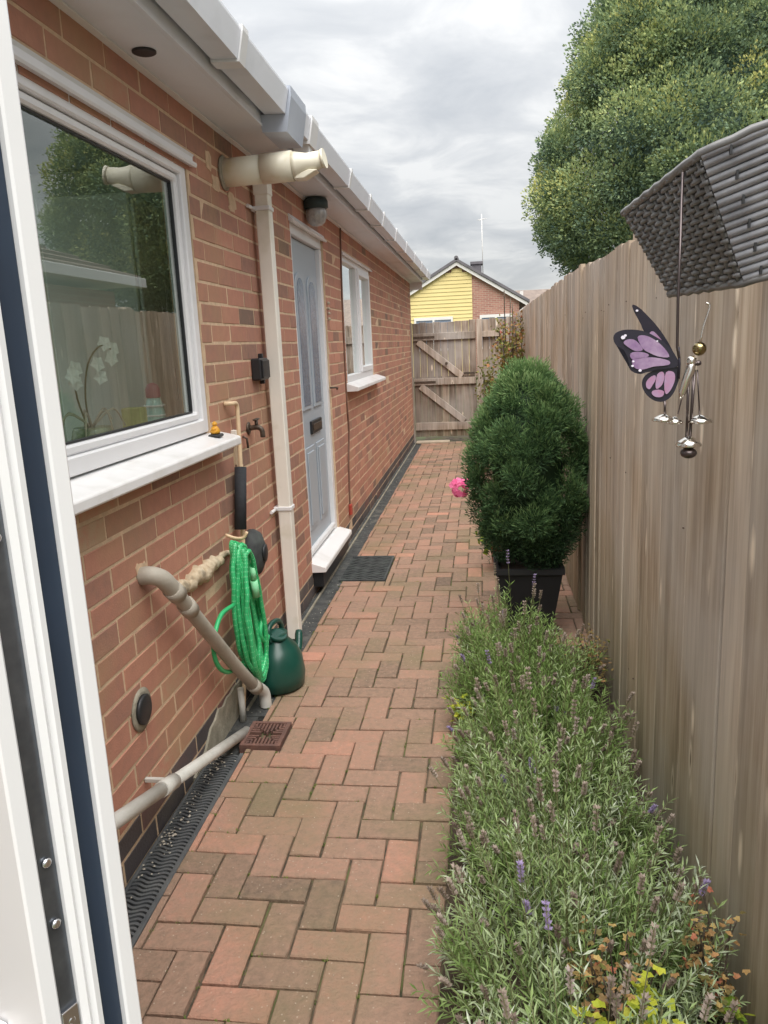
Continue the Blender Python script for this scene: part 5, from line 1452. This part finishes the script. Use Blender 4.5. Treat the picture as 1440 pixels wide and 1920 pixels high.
tube('hanging_rod', [W_(735, 700), W_(718, 620), W_(712, 300), Vector((1.2135, .905, 1.583))], .0016, M['gunmetal'], BF, n=6)
tube('hook', smooth_path([W_(878, 590), W_(900, 470), W_(935, 345), W_(905, 320)], 3), .0013, M['silver'], BF, n=6)
for (a, b, c, d, w) in ((808, 800, 810, 1290, 1.8), (850, 790, 835, 1290, 1.8), (868, 790, 898, 1130, 1.0), (775, 950, 742, 1110, .8), (645, 1010, 650, 1105, 1.6), (840, 760, 828, 1280, .8)):
    tube('chime_rod', [W_(a, b, .002), W_(c, d, .002)], .0009 * w, M['gunmetal'], BF, n=6)
def bell(zx, zz, w, h):
    c = W_(zx, zz, .002)
    lathe('bell', [(.001, h * KX), (w * .35 * KX, h * .85 * KX), (w * .8 * KX, h * .35 * KX), (w * KX, -.15 * h * KX), (w * .92 * KX, -.3 * h * KX), (w * .5 * KX, -.45 * h * KX), (.001, -.5 * h * KX)], c, M['silver'], BF, n=20)
bell(640, 1145, 80, 40); bell(720, 1165, 62, 38); bell(905, 1165, 88, 46); bell(828, 1335, 95, 58)
ball('clapper', 825, 1400, 60, 42, M['gunmetal'])

# ------------------------------------------------------------------ neighbours
FH = thing('far_bungalow', 'distant gabled bungalow with yellow cladding and brick beyond the gate', 'house', (.3, 33, 0))
rx, rz_, ex, ez, lx = .05, 4.56, 2.78, 2.90, -2.75
bm = bmesh.new(); add_prism(bm, [(.66, 0), (2.55, 0), (2.55, 2.92), (.66, 4.14)], 33.0, 43.0); bm_obj('wall', bm, M['far_brick'], FH)
bm = bmesh.new(); add_prism(bm, [(-2.50, 0), (.659, 0), (.659, 4.14), (rx, 4.44), (-2.50, 2.98)], 33.02, 43.0); bm_obj('wall', bm, M['far_brick'], FH)
z = 2.20
while z < 4.38:
    zt = min(z + .148, 4.40)
    xl = max(-2.50, rx - (4.44 - (zt + .02)) / (4.44 - 2.98) * 2.55); xr = .655
    if zt > 4.12: xr = min(.655, rx + (4.44 - zt) * 1.55)
    if xr - xl > .1:
        bm = bmesh.new(); add_prism(bm, [(32.985, z), (32.965, z), (32.985, zt)], xl, xr, 'x'); bm_obj('cladding_board', bm, M['yellow_clad'], FH)
    z += .15
box('cladding_base', -2.5, .657, 32.99, 33.018, .0, 4.10, M['yellow_clad'], FH, bevel=0)
def sloped(name, a, b, th, y0, y1, m, parent, cut=0):
    bm = bmesh.new(); add_prism(bm, [a, b, (b[0], b[1] - th), (a[0], a[1] - th)], y0, y1); return bm_obj(name, bm, m, parent)
sloped('bargeboard', (rx, rz_), (ex + .12, ez - .08), .15, 32.85, 32.90, M['far_white'], FH); sloped('bargeboard', (lx - .2, ez - .02), (rx, rz_), .15, 32.85, 32.90, M['far_white'], FH)
sloped('roof', (rx, rz_ + .13), (ex + .18, ez + .03), .12, 32.80, 43.3, M['far_tile'], FH); sloped('roof', (lx - .25, ez + .08), (rx, rz_ + .13), .12, 32.80, 43.3, M['far_tile'], FH)
tube('ridge', [(rx, 32.8, rz_ + .14), (rx, 43.3, rz_ + .14)], .09, M['far_tile'], FH, n=8)
CHM = box('chimney', .64, 1.06, 35.2, 35.9, 3.6, 4.72, M['far_tile'], FH, bevel=.01)
box('chimney_cap', .58, 1.12, 35.14, 35.96, 4.62, 4.74, M['far_tile'], FH, bevel=.01)
tube('aerial_mast', [(1.12, 35.5, 4.2), (1.10, 35.5, 6.70)], .018, M['far_white'], FH, n=6)
tube('aerial_boom', [(.98, 35.3, 6.42), (1.22, 35.9, 6.55)], .012, M['far_white'], FH, n=5)
for k in range(6): tube('aerial_element', [(.90 + k * .035, 35.4 + k * .08, 6.46 + k * .015), (1.16 + k * .035, 35.28 + k * .08, 6.46 + k * .015)], .008, M['far_white'], FH, n=4)
for (a, b) in ((-1.75, -.15), (.95, 2.25)):
    w_ = frame_rect('window', 0, 1, 0, 1, .05, 0, 1, M['far_white'], FH, 0) if False else None
    WF = child_empty('window', FH, ((a + b) / 2, 32.95, 1.8))
    bm = bmesh.new()
    for q in ((a, b, 2.30, 2.42), (a, b, 1.05, 1.14), (a, a + .08, 1.14, 2.30), (b - .08, b, 1.14, 2.30), ((a + b) / 2 - .04, (a + b) / 2 + .04, 1.14, 2.30)):
        add_box(bm, q[0], q[1], 32.90, 32.955, q[2], q[3])
    bm_obj('frame', bm, M['far_white'], WF); box('pane', a + .05, b - .05, 32.925, 32.935, 1.1, 2.35, M['glass_dark'], WF, bevel=0)

F2H = thing('second_far_bungalow', 'farther bungalow with plain brown tiled roof right of the yellow gable', 'house', (5, 46, 0))
box('wall', 2.9, 12, 46, 52, 0, 2.5, M['far_brick'], F2H, bevel=0)
bm = bmesh.new(); add_prism(bm, [(45.6, 2.45), (45.6, 2.55), (49, 4.22), (52.4, 2.55), (52.4, 2.45)], 2.4, 12.4, 'x'); bm_obj('roof', bm, M['brown_tile'], F2H)
box('gable_pipe', 3.2, 3.38, 45.8, 45.98, 2.6, 4.0, M['far_white'], F2H)

# neighbour's bungalow across the side fence: its eaves and hipped roof show in the kitchen window
NB = thing('neighbour_bungalow', 'neighbouring bungalow with brown hipped tile roof mirrored in the kitchen window', 'house', (6, 7, 0))
box('wall', 4.35, 10, 2.0, 11.4, 0, 2.36, M['far_brick'], NB, bevel=0)
box('eaves', 3.98, 4.12, 1.65, 11.75, 2.42, 2.56, M['upvc'], NB, bevel=.01)
box('soffit', 4.121, 10.3, 1.7, 11.7, 2.44, 2.47, M['soffit'], NB, bevel=0)
for k in range(10):   # overlapping tile courses climbing the hipped slope
    t0, t1 = k / 10, (k + 1) / 10
    x0_, x1_ = 4.05 + 3.1 * t0, 4.05 + 3.1 * t1 + .06; z0_, z1_ = 2.57 + 1.3 * t0 + .03, 2.57 + 1.3 * t1 + .03
    ya0, yb0 = 1.7 + 3.1 * t0, 11.7 - 3.1 * t0; ya1, yb1 = 1.7 + 3.1 * t1, 11.7 - 3.1 * t1
    bm = bmesh.new(); v = [bm.verts.new(p) for p in ((x0_, ya0, z0_), (x0_, yb0, z0_), (x1_, yb1, z1_ - .025), (x1_, ya1, z1_ - .025), (x0_, ya0, z0_ - .045), (x0_, yb0, z0_ - .045), (x1_, yb1, z1_ - .07), (x1_, ya1, z1_ - .07))]
    for f in ((0, 1, 2, 3), (4, 7, 6, 5), (0, 4, 5, 1), (1, 5, 6, 2), (2, 6, 7, 3), (3, 7, 4, 0)): bm.faces.new([v[i] for i in f])
    bm_obj('tile_course', bm, M['brown_tile'], NB)
bm = bmesh.new(); v = [bm.verts.new(p) for p in ((4.1, 1.7, 2.50), (10.2, 1.7, 2.50), (10.2, 11.7, 2.50), (4.1, 11.7, 2.50), (7.15, 4.8, 3.78), (7.15, 8.6, 3.78))]
for f in ((0, 1, 4), (1, 2, 5, 4), (2, 3, 5), (3, 0, 4, 5)): bm.faces.new([v[i] for i in f])
bm_obj('roof_deck', bm, M['brown_tile'], NB)
